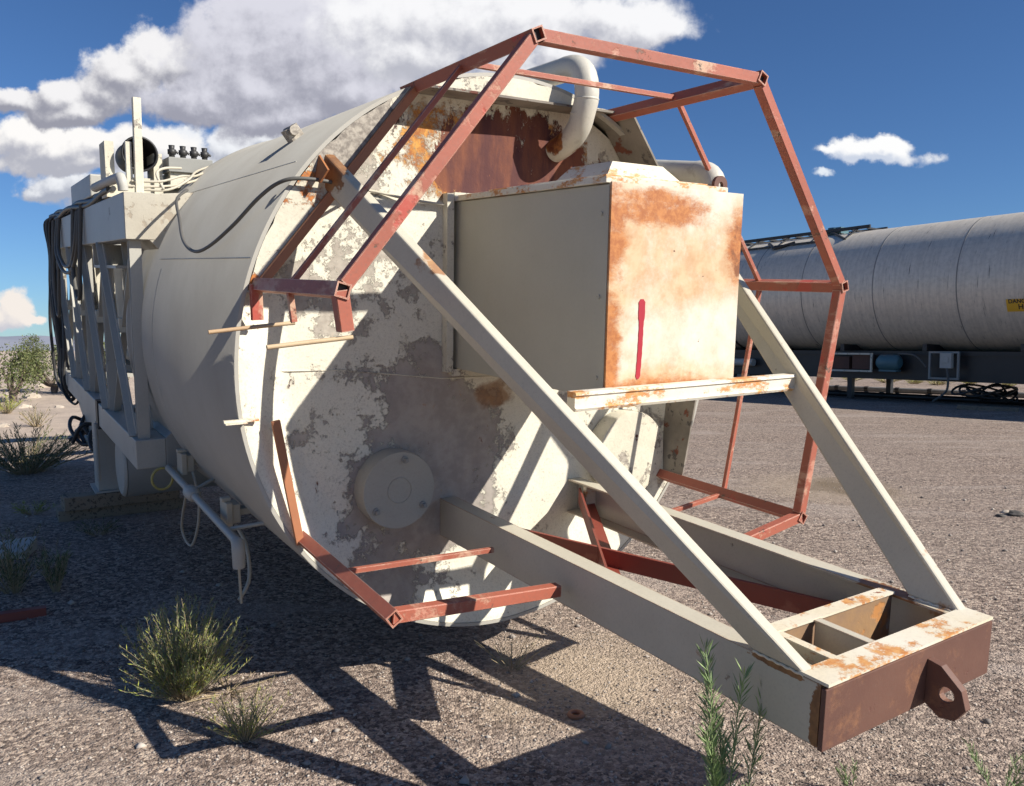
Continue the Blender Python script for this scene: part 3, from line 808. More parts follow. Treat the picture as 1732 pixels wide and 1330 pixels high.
def build_tow():
    zt, zb, yf, yr = -.519, -.659, -1.548, F
    zc = (zt + zb) / 2; h = zt - zb
    mb = P(); mb.channel((AX + .03, yr, zc), (AX + .03, yf + .004, zc), .06, h, .007, side=-1, up=(0, 0, 1)); tow = None
    tow = mb.build('tow_frame', 'white', silo)  # near side beam carries the rest
    mb = P(); mb.channel((BX - .03, yr, zc), (BX - .03, yf + .004, zc), .06, h, .007, side=1); mb.build('side_beam', 'white', tow)
    # end of far beam at the face: cut end cap with rusty gusset
    mb = P(); mb.box((BX - .058, F - .12, zb + .008), (BX - .009, F - .10, zt - .008)); mb.build('beam_gusset', 'rusty_white', tow)
    # front plate and top rail
    mb = P()
    mb.box((AX - .004, yf - .012, zb - .002), (BX + .004, yf, zt - .004)); mb.build('end_plate', 'plate', tow, 0.002)
    mb = P(); mb.box((AX, yf - .014, zt + .0015), (BX, yf + .060, zt + .0085)); mb.box((AX + .062, yf + .001, zb + .02), (BX - .062, yf + .012, zt)); mb.build('top_rail', 'rusty_white', tow)
    # inner cells
    mb = P(); mb.box((AX + .060, -1.337, zt + .003), (BX - .060, -1.297, zt + .009)); cm = mb.build('crossmember', 'rusty_white', tow)
    mb = P(); mb.box((AX + .060, -1.330, zb + .02), (BX - .060, -1.323, zt + .0025)); mb.build('web', 'cellrust', cm)
    for x, m in ((.10, 'white'), (-.045, 'rusty_white')):
        mb = P(); mb.box((x - .005, -1.487, zb + .03), (x + .001, -1.336, zt + .002)); mb.box((x - .012, -1.486, zt + .0025), (x + .012, -1.336, zt + .007)); mb.build('cell_plate', m, tow)
    mb = P(); mb.box((AX + .01, -1.54, zb - .002), (BX - .01, -1.20, zb + .006)); mb.build('floor_plate', 'white', tow)
    # towing eye
    mb = P(); x0 = .205
    outer = [(x0, yf - .012, zt - .03), (x0, yf - .045, zt - .035), (x0, yf - .095, zt - .075), (x0, yf - .108, zt - .115), (x0, yf - .085, zt - .150), (x0, yf - .05, zt - .158), (x0, yf - .012, zt - .135)]
    hole = [(x0, yf - .062 + .018 * math.cos(a), zt - .097 + .018 * math.sin(a)) for a in np.linspace(0, 2 * math.pi, 17)[:-1]]
    plate_with_hole(mb, outer, hole, (.022, 0, 0)); mb.build('towing_eye', 'plate', tow, 0.002)
    # diagonal braces from the beam ends up to the shell rim
    for x, tx in ((AX + .003, -.640), (BX - .039, .87)):
        q = [(x, -1.505, zt + .002), (x, -1.361, zt + .002), (tx, .02, .575), (tx, .02, .685)]
        mb = P(); mb.poly(q, (.036, 0, 0)); mb.build('diagonal_brace', 'white', tow, .008)
    mb = P(); mb.poly([(-.652, .0, .664), (-.668, .0, .585), (-.668, -.05, .575), (-.652, -.075, .612)], (.006, 0, 0)); mb.build('brace_gusset', 'rust_plate', tow)
    for xa in (AX + .003, BX - .039):
        pts = [(xa - .001, y, zt + .001 + .0012 * math.sin(y * 260)) for y in np.linspace(-1.50, -1.365, 44)]
        mb = P(); mb.tube(pts, .0035, 6); mb.build('weld_bead', 'rusty_white', tow)
    # crossbar between the braces
    mb = P(); mb.prism((-.262, -.80, -.022), (.655, -.80, -.022), [(-.020, -.026), (.016, -.026), (.020, -.018), (.014, -.014), (.014, .014), (.020, .018), (.016, .026), (-.020, .026)]); mb.build('crossbar', 'rusty_white', tow)
    # red cross bracing lying low between the beams
    mb = P(); mb.bar((AX + .055, .02, -.60), (BX - .05, -1.20, -.63), .012, .060); mb.build('cross_brace', 'dkred', tow)
    mb = P(); mb.angle((BX - .05, F - .06, -.605), (AX + .08, -.80, -.665), .062, .008, sx=-1); mb.build('cross_brace', 'dkred', tow)


build_tow()


def arc(p, q, c, n=8):
    p, q, c = Vector(p), Vector(q), Vector(c)
    return [(p * (1 - t_) ** 2 + c * 2 * t_ * (1 - t_) + q * t_ ** 2) for t_ in np.linspace(0, 1, n)]


def build_pipes():
    x = .322
    # near vent pipe: along the roof, over the rim, down and back into the face
    pts = [(x, .75, 1.060)] + arc((x, .06, 1.060), (x, -.085, .93), (x, -.10, 1.075), 12) + arc((x, -.060, .87), (x, F - .002, .775), (x, -.035, .80), 10)
    mb = P(); mb.tube(pts, .044, 28); p = mb.build('vent_pipe', 'pipe', silo)
    for c, d in (((x, -.085, .935), (0, .05, -1)), ((x, -.064, .885), (0, .2, -1))):
        mb = P(); d = Vector(d).normalized(); c = Vector(c); mb.tube([c - d * .004, c, c + d * .004], [.0435, .0465, .0435], 28, cap=False); mb.build('weld_band', 'pipe', p)
    pts = [(.95, .45, .80), (.84, .1, .745)] + arc((.75, -.22, .700), (.735, -.335, .60), (.735, -.345, .700), 10) + [(.735, -.33, .30)]
    mb = P(); mb.tube(pts, .042, 22); mb.build('vent_pipe', 'pipe', silo)
    # slack cable on the shell and conduit ends on the face
    def sh(t_, y, r=.012): t_ = R(t_); return (CX + (RS + r) * math.cos(t_), y, CZ + (RS + r) * math.sin(t_))
    ctrl = [(-.72, 1.46, .655), (-.80, 1.30, .60), (-.86, .98, .50), (-.895, .76, .41), (-.895, .60, .37), (-.88, .45, .385), (-.85, .25, .45), (-.81, .10, .53), (-.775, .0, .572), (-.72, -.03, .585), (-.62, -.03, .580), (-.58, -.02, .56)]
    mb = P(); mb.tube(catmull(ctrl, 6), .0062, 8); mb.build('slack_cable', 'hose', silo)
    mb = P(); mb.tube(catmull([(-.58, -.02, .56), (-.45, F - .02, .575), (-.3, F - .02, .555), (-.17, F - .02, .545)], 6), .005, 6); mb.build('face_wire', 'palehose', silo)


def catmull(pts, n):
    pts = [Vector(p) for p in pts]; out = []
    for i in range(len(pts) - 1):
        p0 = pts[max(i - 1, 0)]; p1 = pts[i]; p2 = pts[i + 1]; p3 = pts[min(i + 2, len(pts) - 1)]
        for k in range(n):
            t_ = k / n
            out.append(0.5 * ((2 * p1) + (p2 - p0) * t_ + (2 * p0 - 5 * p1 + 4 * p2 - p3) * t_ ** 2 + (3 * p1 - p0 - 3 * p2 + p3) * t_ ** 3))
    out.append(pts[-1]); return out


build_pipes()


def build_legs():
    X0, X1 = -.98, 1.13
    zt0, zt1, zb0, zb1 = .43, .635, -.61, -.475
    y0, y1 = 1.5, 5.05
    w = .13
    fr = []
    for (z0, z1, ye) in ((zt0, zt1, y1), (zb0, zb1, 4.9)):
        for (xa, xb) in ((X0, X0 + w), (X1 - w, X1)):
            mb = P(); mb.box((xa, y0, z0), (xb, ye, z1)); fr.append(mb.build('leg_beam', 'frame', silo, 0.006))
    # brackets onto the shell (mitred boxes)
    for sx in (0, 1):
        f = (lambda x: x) if sx == 0 else (lambda x: X0 + X1 - x)
        mb = P(); q = [(f(-.85), y0 - .004, zt1 - .002), (f(-.67), y0 - .004, zt1 + .015), (f(-.82), y0 - .004, .365), (f(-.885), y0 - .004, zt0 + .002)]
        mb.poly(q, (0, .42, 0)); mb.build('bracket', 'bracket', silo, .004)
        mb = P(); q = [(f(-.85), y0 - .004, zb1 + .003), (f(-.79), y0 - .004, zb1 + .055), (f(-.69), y0 - .004, -.62), (f(-.72), y0 - .004, -.64), (f(-.85), y0 - .004, zb0 + .002)]
        mb.poly(q, (0, .42, 0)); mb.build('bracket', 'grey', silo, .004)
    # light face plate at the end of the upper beam
    mb = P(); mb.box((X0 + .002, y0 - .007, zt0 + .002), (X0 + w + .005, y0 - .0005, zt1 - .002)); mb.build('end_plate', 'bracket', silo)
    # cross beams
    for y in (2.6, 4.9):
        for z0, z1 in ((zt0 + .01, zt1 - .03), (zb0 + .01, zb1 - .02)):
            mb = P(); mb.box((X0 + w, y, z0), (X1 - w, y + .12, z1)); mb.build('cross_beam', 'frame', silo)
    # posts and diagonals on both sides
    ys = [1.56, 2.44, 3.22, 3.95, 4.75]
    for xs in (X0 + .045, X1 - .045):
        for i, y in enumerate(ys):
            mb = P(); mb.channel((xs, y, zb1), (xs, y + (.03 if i else 0), zt0), .05, .046, .006, side=1, up=(0, 1, 0)); mb.build('leg_post', 'frame', silo)
        for i in range(4):
            a, b = ys[i] + .05, ys[i + 1] - .05
            mb = P(); mb.angle((xs - .02, a, zb1), (xs - .02, b, zt0), .034, .006, up=(-1, 0, 0)); mb.build('leg_brace', 'frame', silo)
            mb = P(); mb.angle((xs + .025, b, zb1), (xs + .025, a, zt0), .034, .006, up=(-1, 0, 0), sx=-1); mb.build('leg_brace', 'frame', silo)
    for i in range(4):
        a, b = ys[i] + .1, ys[i + 1]
        mb = P(); mb.angle((X0 + .40, a, zb1 + .05), (X0 + .40, b, zt0), .045, .007, up=(-1, 0, 0)); mb.build('leg_brace', 'frame', silo)
        mb = P(); mb.bar((X0 + .25, (a + b) / 2, zb1), (X0 + .22, (a + b) / 2 + .2, zt0), .03, .04, up=(0, 1, 0)); mb.build('leg_brace', 'rim', silo)
    for i in range(4):
        a, b = ys[i], ys[i + 1]; m_ = (a + b) / 2
        mb = P(); mb.angle((X0 + .12, a + .2, zb1), (X0 + .10, m_ + .1, zt0), .03, .005, up=(-1, 0, 0)); mb.build('leg_brace', 'frame', silo)
        mb = P(); mb.angle((X0 + .16, m_, zb1), (X0 + .12, m_, zt0), .028, .005, up=(-1, 0, 0)); mb.build('leg_brace', 'rim', silo)
        mb = P(); mb.bar((X0 + .05, m_ - .03, .02), (X0 + .05, m_ + .06, .02), .05, .07); mb.build('brace_clamp', 'rim', silo)
    # braces across the legs
    for z in (zt0 - .05, zb1 + .05):
        for a, b in ((2.0, 4.0), (4.0, 2.0)):
            mb = P(); mb.angle((X0 + .1, a, z), (X1 - .1, b, z), .05, .006); mb.build('leg_brace', 'frame', silo)
    # gusset box below the upper beam
    for ya, yb, xa in ((1.95, 2.75, X0 + .02), (3.7, 4.5, X0 + .02)):
        mb = P(); mb.box((xa, yb - .02, .30), (xa + .22, yb, zt0)); mb.box((xa, ya, .30), (xa + .22, yb, .315)); mb.box((xa + .21, ya, .316), (xa + .22, yb - .02, zt0)); mb.build('gusset_box', 'frame', silo)
    # support leg with its triangular gusset
    mb = P(); mb.box((X0 + .002, 2.93, -1.045), (X0 + .17, 3.10, zb0)); lg = mb.build('support_leg', 'frame', silo, .004)
    mb = P(); mb.poly([(X0 + .06, 3.10, zb0 - .02), (X0 + .06, 4.6, zb0 - .02), (X0 + .06, 3.2, -1.035), (X0 + .06, 3.10, -1.04)], (.01, 0, 0)); mb.build('leg_gusset', 'frame', lg)
    mb = P(); mb.box((X0 - .02, 2.90, -1.055), (X0 + .2, 3.16, -1.046)); mb.build('foot_plate', 'frame', lg)
    # end drum under the frame
    mb = P(); mb.tube([(-.93, 2.28, -.76), (-.925, 2.28, -.76), (.3, 2.28, -.76)], [.155, .168, .168], 48); d = mb.build('drum', 'grey', silo)
    mb = P(); mb.tube([(-.945, 2.28, -.76), (-.938, 2.28, -.76), (-.931, 2.28, -.76)], [.150, .162, .166], 48); mb.build('drum_end', 'frame', d)
    mb = P(); mb.tube([(-.88 + .045 * math.cos(a), 1.46, -.655 + .05 * math.sin(a)) for a in np.linspace(0, 6.28, 24)], .006, 6); mb.build('yellow_ring', 'ringm', silo)
    # inner machinery seen through the frame
    for (lo, hi, m) in (((-.70, 2.0, -.42), (-.45, 2.5, .05), 'rim'), ((-.75, 3.2, -.1), (-.55, 3.5, .33), 'frame'), ((-.6, 2.6, .1), (-.4, 3.0, .3), 'rim'), ((-.8, 4.0, .02), (-.6, 4.3, .38), 'rim')):
        mb = P(); mb.box(lo, hi); mb.build('equipment_box', m, silo, .01)
    mb = P(); mb.tube([(-.6, 1.9, -.35), (-.6, 4.8, -.30)], .05, 16); mb.tube([(-.5, 1.9, .2), (-.5, 4.6, .3)], .035, 12); mb.build('feed_pipe', 'grey', silo)


build_legs()


def build_top_gear():
    # mast post, duct flange, valve bank, control box and hoses on the upper beam
    mb = P(); mb.bar((-.90, 1.58, .636), (-.895, 1.58, 1.05), .034, .034); mb.build('mast_post', 'rim', silo)
    mb = P(); mb.bar((-.935, 1.60, .66), (-.935, 1.60, .86), .026, .026); mb.build('mast_post', 'rim', silo)
    mb = P(); mb.tube([(-.84, 1.87, .845), (-.84, 2.10, .845), (-.84, 2.10, .845)], [.076, .076, .001], 32, cap=False); f_ = mb.build('duct_flange', 'hole_shade', silo)  # open duct, the shade of its hole put into the near-black colour
    mb = P(); mb.tube([(-.84 + .078 * math.cos(a), 1.875, .845 + .078 * math.sin(a)) for a in np.linspace(0, 6.2832, 33)], .006, 8, cap=False); mb.build('duct_ring', 'chassis', f_)
    mb = P(); mb.box((-.985, 1.93, .64), (-.945, 2.10, .90)); mb.box((-.77, 1.93, .64), (-.73, 2.1, .86)); mb.box((-.95, 1.95, .64), (-.73, 2.08, .74)); mb.build('duct_bracket', 'rim', f_)
    mb = P(); mb.box((-.98, 2.55, .68), (-.78, 3.45, .80)); mb.build('control_box', 'frame', silo, .01)
    # valve bank
    mb = P(); mb.box((-.71, 1.88, .775), (-.50, 2.05, .845)); vb = mb.build('valve_bank', 'grey', silo, .004)
    for i in range(4):
        x = -.685 + i * .052
        mb = P(); mb.tube([(x, 1.92, .846), (x, 1.92, .86), (x, 1.92, .862), (x, 1.92, .885), (x, 1.92, .887), (x, 1.92, .905)], [.014, .014, .020, .020, .013, .015], 12)
        mb.tube([(x, 1.92, .89), (x + .03, 1.92, .868)], .006, 6); mb.build('valve', 'black', vb)
    mb = P(); mb.box((-.70, 1.9, .70), (-.55, 2.3, .774)); mb.box((-.93, 2.0, .64), (-.5, 2.2, .66)); mb.build('valve_stand', 'rim', silo)
    # white elbow conduit near the beam end
    mb = P(); mb.tube(catmull([(-1.0, 2.2, .70), (-.985, 1.62, .70), (-.98, 1.53, .69), (-.975, 1.52, .64)], 5), .022, 14); mb.build('elbow_conduit', 'scrap', silo)
    for i, (z, x) in enumerate(((.675, -.97), (.70, -.93), (.665, -.90))):
        mb = P(); pts = [(x, 1.58, z - .01), (x + .12, 1.57, z - .005), (x + .22, 1.62, z + .01 + i * .02), (-.60, 1.8, .735 + .02 * i), (-.50, 1.90, .80 + .01 * i)]
        mb.tube(catmull(pts, 6), .0055, 8); mb.build('air_hose', 'palehose', silo)
    mb = P(); mb.tube(catmull([(-.80, 1.56, .66), (-.82, 1.6, .73), (-.78, 1.62, .76), (-.70, 1.66, .77)], 6), .006, 8); mb.build('air_hose', 'palehose', silo)
    # black hoses lying along the upper beam and hanging over its far end
    for i in range(7):
        x = -.985 + .018 * i
        pts = [(x + .01 * math.sin(y * 3 + i * 2), y, .655 + .016 * (i % 3) + .012 * math.sin(y * 4 + i)) for y in np.linspace(1.8 + .12 * i, 4.95, 18)]
        mb = P(); mb.tube(catmull(pts, 2), .014, 7); mb.build('black_hose', 'black', silo)
    for i in range(12):
        x = -1.00 + .014 * (i % 5); yb = 4.62 + .045 * i
        z1 = -.62 + .05 * (i % 5); q = random.Random(i)
        pts = [(x + .04, yb - .1, .67), (x - .01, yb, .62)] + [(x - .012 * math.sin(k * 1.3 + i) , yb + .06 * math.sin(k * .9 + i * 1.7) - .05 * k * (i % 2), .62 - (.62 - z1) * k / 5) for k in range(1, 6)] + [(x + .06, yb - .25, z1 - .10), (x + .10, yb - .4, z1 + .03)]
        mb = P(); mb.tube(catmull(pts, 5), .009 + .003 * (i % 3), 7); mb.build('hanging_hose', 'black', silo)
    # hose loops hanging in front of the upper beam
    for (ya, yb, sag, zz) in ((4.3, 3.0, .38, .64), (4.15, 3.1, .33, .63), (3.3, 2.9, .55, .66), (4.6, 4.2, .7, .64)):
        pts = [(-.99, ya, zz), (-1.01, ya - .02, zz - sag * .6)] + [(-1.01, ya + (yb - ya) * k, zz - sag * (0.75 + .25 * math.sin(k * math.pi))) for k in (.25, .5, .75)] + [(-1.01, yb + .02, zz - sag * .6), (-.99, yb, zz)]
        mb = P(); mb.tube(catmull(pts, 6), .012, 7); mb.build('hose_loop', 'hose', silo)
    # dark bundle of hoses lying below the frame
    for i in range(11):
        q = random.Random(100 + i); c_ = (-.80 + q.uniform(-.1, .1), 3.9 + q.uniform(-.3, .3), -.84); r_ = q.uniform(.10, .26)
        pts = [(c_[0] + r_ * .7 * math.cos(k * .8 + i), c_[1] + r_ * 1.5 * math.sin(k * .8 + i * 2), c_[2] + q.uniform(-.06, .10)) for k in range(9)]
        mb = P(); mb.tube(catmull(pts, 5), .013, 7); mb.build('coiled_hose', 'black', silo)
    # tie strap
    mb = P(); mb.box((-.987, 2.72, -.628), (-.83, 2.80, -.462)); mb.build('beam_strap', 'black', silo)
    mb = P(); mb.tube([(-.993, 2.78, -.60), (-.99, 2.80, -.95)], .012, 8); mb.build('strap_tail', 'frame', silo)


build_top_gear()


def build_conduit():
    a, b = Vector((-.858, 1.43, -.600)), Vector((-.838, .36, -.650))
    mb = P(); mb.tube([a, b], .015, 12); c = mb.build('conduit', 'frame', silo)
    m_ = a.lerp(b, .40)
    mb = P(); mb.tube([m_ + Vector((0, .05, 0)), m_ + Vector((0, .035, 0)), m_ - Vector((0, .035, 0)), m_ - Vector((0, .05, 0))], [.018, .03, .03, .018], 14); mb.build('conduit_fitting', 'frame', c)
    mb = P(); mb.tube([b + Vector((0, .03, .0)), b, b + Vector((0, -.005, -.03)), b + Vector((0, -.005, -.09))], [.018, .024, .024, .022], 14); mb.build('conduit_fitting', 'frame', c)
    for t_, q in ((.38, (-.66, 1.10, -.56)), (.86, (-.66, .42, -.61))):
        s_ = a.lerp(b, t_); mb = P(); mb.tube([s_, q], .008, 8); mb.build('conduit_strut', 'frame', c)
    for (cx, cy, cz) in ((-.80, 1.30, -.555), (-.775, .66, -.625)):
        mb = P(); mb.box((cx - .035, cy - .05, cz - .045), (cx - .012, cy + .05, cz + .05)); mb.box((cx - .0115, cy - .04, cz - .035), (cx + .02, cy + .04, cz + .04)); mb.box((cx - .045, cy - .02, cz + .0505), (cx - .01, cy + .01, cz + .065)); mb.box((cx + .0205, cy - .02, cz - .01), (cx + .11, cy + .03, cz + .015)); mb.build('junction_box', 'palehose', silo, .004)
    for pts, r in (([(-.79, 1.25, -.59), (-.79, 1.16, -.68), (-.80, 1.14, -.80), (-.82, 1.2, -.91), (-.84, 1.28, -.85), (-.85, 1.02 + .1, -.66)], .006), ([(-.775, .62, -.665), (-.765, .52, -.72), (-.78, .44, -.82), (-.83, .40, -.88)], .007), ([(-.838, .355, -.74), (-.835, .36, -.80), (-.83, .37, -.88)], .005)):
        mb = P(); mb.tube(catmull(pts, 8), r, 7); mb.build('drop_cable', 'palehose', silo)


build_conduit()

# ------------------------------------------------------------------ things round about


def W(p): return silo.matrix_world @ Vector(u3(p))


def timber(loc, L, w, h, rz, label):
    mb = MB(); n = 6; ys = np.linspace(-L / 2, L / 2, n); sec = []
    for i in range(n - 1):
        pass
    mb.bar((-L / 2, 0, h / 2), (L / 2, 0, h / 2), w, h, bev=.08)
    o = mb.build('timber_block', 'wood'); o.location = loc; o.rotation_euler = (random.uniform(-.02, .02), random.uniform(-.02, .02), rz)
    tag(o, label, 'timber block', 'timbers under the support leg'); return o


fp = W((-.98, 3.02, -1.056))
g0 = tz(fp.x, fp.y)
hh = (fp.z - g0)
rzt = math.atan2(0.55, 0.834)
ax = Vector((math.cos(rzt), math.sin(rzt), 0))
timber((fp.x + .16, fp.y + .10, g0 - .01), .95, .24, hh * .45, rzt, 'lower weathered timber lying on the gravel beneath the other block')
timber((fp.x + .18, fp.y + .05, g0 - .01 + hh * .45 + .002), .86, .20, hh * .53, rzt + .05, 'upper weathered timber directly under the foot of the support leg')


def shrub(name, loc, stems, h, spread, m1, m2, label, cat, group=None, leaf=.018, nl=22, bend=.5, tilt=(0, 0), seed=1, thick=.0016, wild=0.0, lw=.075):
    rd = random.Random(seed); root = empty(name, loc); st = MB(); lf = MB(); l2 = MB()
    for s_ in range(stems):
        az = rd.uniform(0, 6.283); out = spread * math.sqrt(rd.random()); hh = h * rd.uniform(.55 - .25 * wild, 1.0 + .15 * wild) * (1 - .35 * (out / max(spread, .01)) ** 2); out *= 1 + wild * rd.uniform(-.3, .35)
        b0 = Vector((math.cos(az) * out * .18, math.sin(az) * out * .18, 0))
        tip = Vector((math.cos(az) * out + tilt[0] * hh, math.sin(az) * out + tilt[1] * hh, hh))
        mid = b0.lerp(tip, .5) + Vector((math.cos(az), math.sin(az), 0)) * (-out * .15 * bend) + Vector((rd.uniform(-1, 1), rd.uniform(-1, 1), rd.uniform(-.5, .5) * wild)) * (.03 + .12 * wild) * h
        pts = [b0 * (1 - t_) ** 2 + mid * 2 * t_ * (1 - t_) + tip * t_ ** 2 for t_ in np.linspace(0, 1, 7)]
        st.tube(pts, [thick * (1.6 - t_) for t_ in np.linspace(0, 1, 7)], 3, cap=False)
        for k in range(nl):
            t_ = .22 + .78 * (k + rd.random()) / nl; i = min(int(t_ * 6), 5); p = pts[i].lerp(pts[i + 1], t_ * 6 - i)
            d = (pts[i + 1] - pts[i]).normalized(); a2 = rd.uniform(0, 6.283)
            o_ = Vector((math.cos(a2), math.sin(a2), rd.uniform(-.1, .5)))
            v = (d * rd.uniform(.6, 1.3) + o_ * rd.uniform(.4, 1.0)).normalized(); L = leaf * rd.uniform(.6, 1.4)
            sd = v.cross(Vector((rd.uniform(-1, 1), rd.uniform(-1, 1), rd.uniform(-1, 1)))).normalized() * L * lw
            (lf if rd.random() < .68 else l2).add([p, p + v * L * .5 + sd, p + v * L, p + v * L * .5 - sd], [(0, 1, 2, 3)])
    st.build('stems', 'dry' if m2 != 'leafgr' else 'leafgr', root); lf.build('leaves', m1, root)
    if l2.v: l2.build('new_growth', m2, root)
    tag(root, label, cat, group); return root


def G(x, y): return (x, y, tz(x, y) - .004)


def pix(px, py):
    """ground point for a direction read off the photograph, walked onto the terrain"""
    p = math.radians(3.353); a = (px - 866) / 1399.5; b = (py - 665) / 1399.5
    d = Vector((a, -b * math.sin(p) + math.cos(p), -b * math.cos(p) - math.sin(p))); z = 0
    for _ in range(30):
        t_ = (z - 1.6) / d.z; z = tz(d.x * t_, d.y * t_)
    return (d.x * t_, d.y * t_, z - .004)


shrub('rabbitbrush', pix(315, 1178), 340, .44, .25, 'leaf', 'leafyel', 'bushy grey-green shrub half in shadow left of the silo', 'shrub', seed=3, leaf=.022, nl=44, wild=.8, lw=.06, thick=.0012)
shrub('dead_twigs', pix(385, 1170), 26, .05, .24, 'dry', 'dry', 'pale dead twigs scattered beside the bushy shrub', 'twigs', seed=4, leaf=.02, nl=4, thick=.0016, wild=1)
shrub('weed', pix(415, 1250), 60, .24, .17, 'leafyel', 'leaf', 'small yellow-green weed just right of the bushy shrub', 'plant', seed=5, leaf=.018, nl=24, wild=1.0, lw=.07)
shrub('weed', pix(1228, 1500), 9, .95, .12, 'leafgr', 'leafgr', 'tall green weed with upright stems in front of the near tow beam', 'plant', seed=8, leaf=.05, nl=150, thick=.002, lw=.042)
shrub('weed', pix(1440, 1342), 3, .17, .04, 'leafgr', 'leafgr', 'short green sprig below the rusty end plate', 'plant', seed=9, leaf=.03, nl=34, thick=.0015, lw=.05)
shrub('weed', pix(1690, 1345), 6, .24, .12, 'leafgr', 'leafgr', 'green weed in the bottom right corner', 'plant', seed=12, leaf=.035, nl=44, thick=.0015, lw=.045)
shrub('weed', pix(865, 1130), 24, .20, .20, 'leafdk', 'leaf', 'thin wiry weed on the lit gravel below the silo lip', 'plant', seed=14, leaf=.014, nl=8)
shrub('desert_bush', pix(45, 800), 150, .55, .75, 'leafdk', 'leaf', 'wide dark bush in shade left of the support leg', 'shrub', seed=21, leaf=.05, nl=22, thick=.003)
shrub('desert_bush', pix(25, 1000), 60, .42, .3, 'leafdk', 'leaf', 'dark shaded shrub at the left edge near the red scrap', 'shrub', seed=22, leaf=.035, nl=20)
shrub('weed', pix(95, 1000), 26, .38, .13, 'leaf', 'leafdk', 'slim upright weed in shade beside the dark shrub', 'plant', seed=23, leaf=.035, nl=22)
shrub('weed', pix(57, 870), 26, .12, .2, 'leafyel', 'leafdk', 'low yellowish weed in front of the timbers', 'plant', seed=24, leaf=.03, nl=14)
shrub('weed', pix(165, 905), 26, .14, .2, 'leafdk', 'leafdk', 'low dark weed on the shaded gravel under the conduit', 'plant', seed=25, leaf=.03, nl=12)
shrub('weed', pix(12, 700), 40, .35, .3, 'leafyel', 'leaf', 'pale yellow-green tuft on the sandy bank', 'plant', seed=26, leaf=.06, nl=12, thick=.004)
shrub('weed', pix(62, 722), 34, .35, .28, 'leafdk', 'dry', 'brown twiggy tuft on the sandy bank', 'plant', seed=27, leaf=.05, nl=8, thick=.004)


def juniper(loc, h, rad, seed, label, n=2600):
    rd = random.Random(seed); root = empty('juniper_tree', loc); tr = MB(); cr = MB(); lobes = []
    for i in range(7):
        az = rd.uniform(0, 6.28); r_ = rad * rd.uniform(.15, .75); z = h * rd.uniform(.35, .82)
        tip = Vector((math.cos(az) * r_, math.sin(az) * r_, z)); lobes.append((tip, rad * rd.uniform(.28, .5)))
        mid = Vector((tip.x * .35, tip.y * .35, z * .45)); pts = [Vector((0, 0, 0)), Vector((rd.uniform(-.05, .05), 0, h * .15)), mid, tip]
        tr.tube(catmull(pts, 4), [.09 * h * .5 * (1 - k / 13) + .01 for k in range(13)], 7)
    lobes += [(Vector((0, 0, h * .78)), rad * .45), (Vector((rad * .2, 0, h * .9)), rad * .22)]
    for i in range(n):
        c, r_ = lobes[rd.randrange(len(lobes))]
        d = Vector((rd.gauss(0, 1), rd.gauss(0, 1), rd.gauss(0, .8))).normalized() * r_ * rd.random() ** .4
        p = c + d; s_ = h * .028 * rd.uniform(.6, 1.6)
        v = Vector((rd.gauss(0, 1), rd.gauss(0, 1), rd.gauss(0, 1) + .5)).normalized(); w_ = v.cross(Vector((rd.gauss(0, 1), rd.gauss(0, 1), rd.gauss(0, 1)))).normalized()
        cr.add([p - w_ * s_ * .4, p + v * s_, p + w_ * s_ * .4, p - v * s_ * .5], [(0, 1, 2, 3)])
    tr.build('trunk', 'bark', root); cr.build('crown', 'leafj', root)
    tag(root, label, 'tree', 'junipers on the bank'); return root


juniper(pix(22, 643), 1.15, .9, 31, 'round juniper with a bare trunk at the left edge of the sandy bank')
juniper(pix(52, 618), 1.05, .8, 32, 'juniper with a pointed top behind the others on the bank')
juniper(pix(92, 665), 1.1, .8, 33, 'low sprawling juniper beside the hanging black hoses')
juniper(pix(150, 652), 1.1, 1.0, 35, 'low juniper seen through the leg frame')
juniper(pix(185, 655), 1.2, 1.0, 36, 'dark juniper behind the leg frame next to the shell')


def rock(loc, s, seed, label=None, m='rockm', group=None):
    rd = random.Random(seed); bm = bmesh.new(); bmesh.ops.create_icosphere(bm, subdivisions=2, radius=s)
    for v in bm.verts: v.co *= rd.uniform(.75, 1.2); v.co.z *= .55
    me = bpy.data.meshes.new('rock'); bm.to_mesh(me); bm.free(); me.materials.append(mat[m]); o = bpy.data.objects.new('rock', me); col.objects.link(o); o.location = loc
    tag(o, label, 'rock', group); return o


rock(pix(1718, 872), .085, 1, 'dark lump of debris at the right edge of the lot', 'rockd')
rock(pix(1692, 874), .05, 2, 'small dark stone left of the dark lump', 'rockd')
rock(pix(1705, 868), .06, 3, 'pale stone behind the dark lump', 'rockp')
for i, (x, y, s_) in enumerate(((40, 690, .14), (75, 655, .2), (20, 668, .16), (52, 640, .2), (100, 690, .1), (5, 722, .1))):
    rock(pix(x, y), s_, 40 + i, ('pale stone in the middle of the sandy bank', 'largest flat pale stone on the sandy bank near the low juniper', 'pale stone just above the yellow-green tuft on the bank', 'pale stone farthest up the bank below the pointed juniper', 'small pale stone beside the hanging hoses on the bank', 'small pale stone at the left edge below the tuft')[i], 'rockp', 'pale stones on the sandy bank')

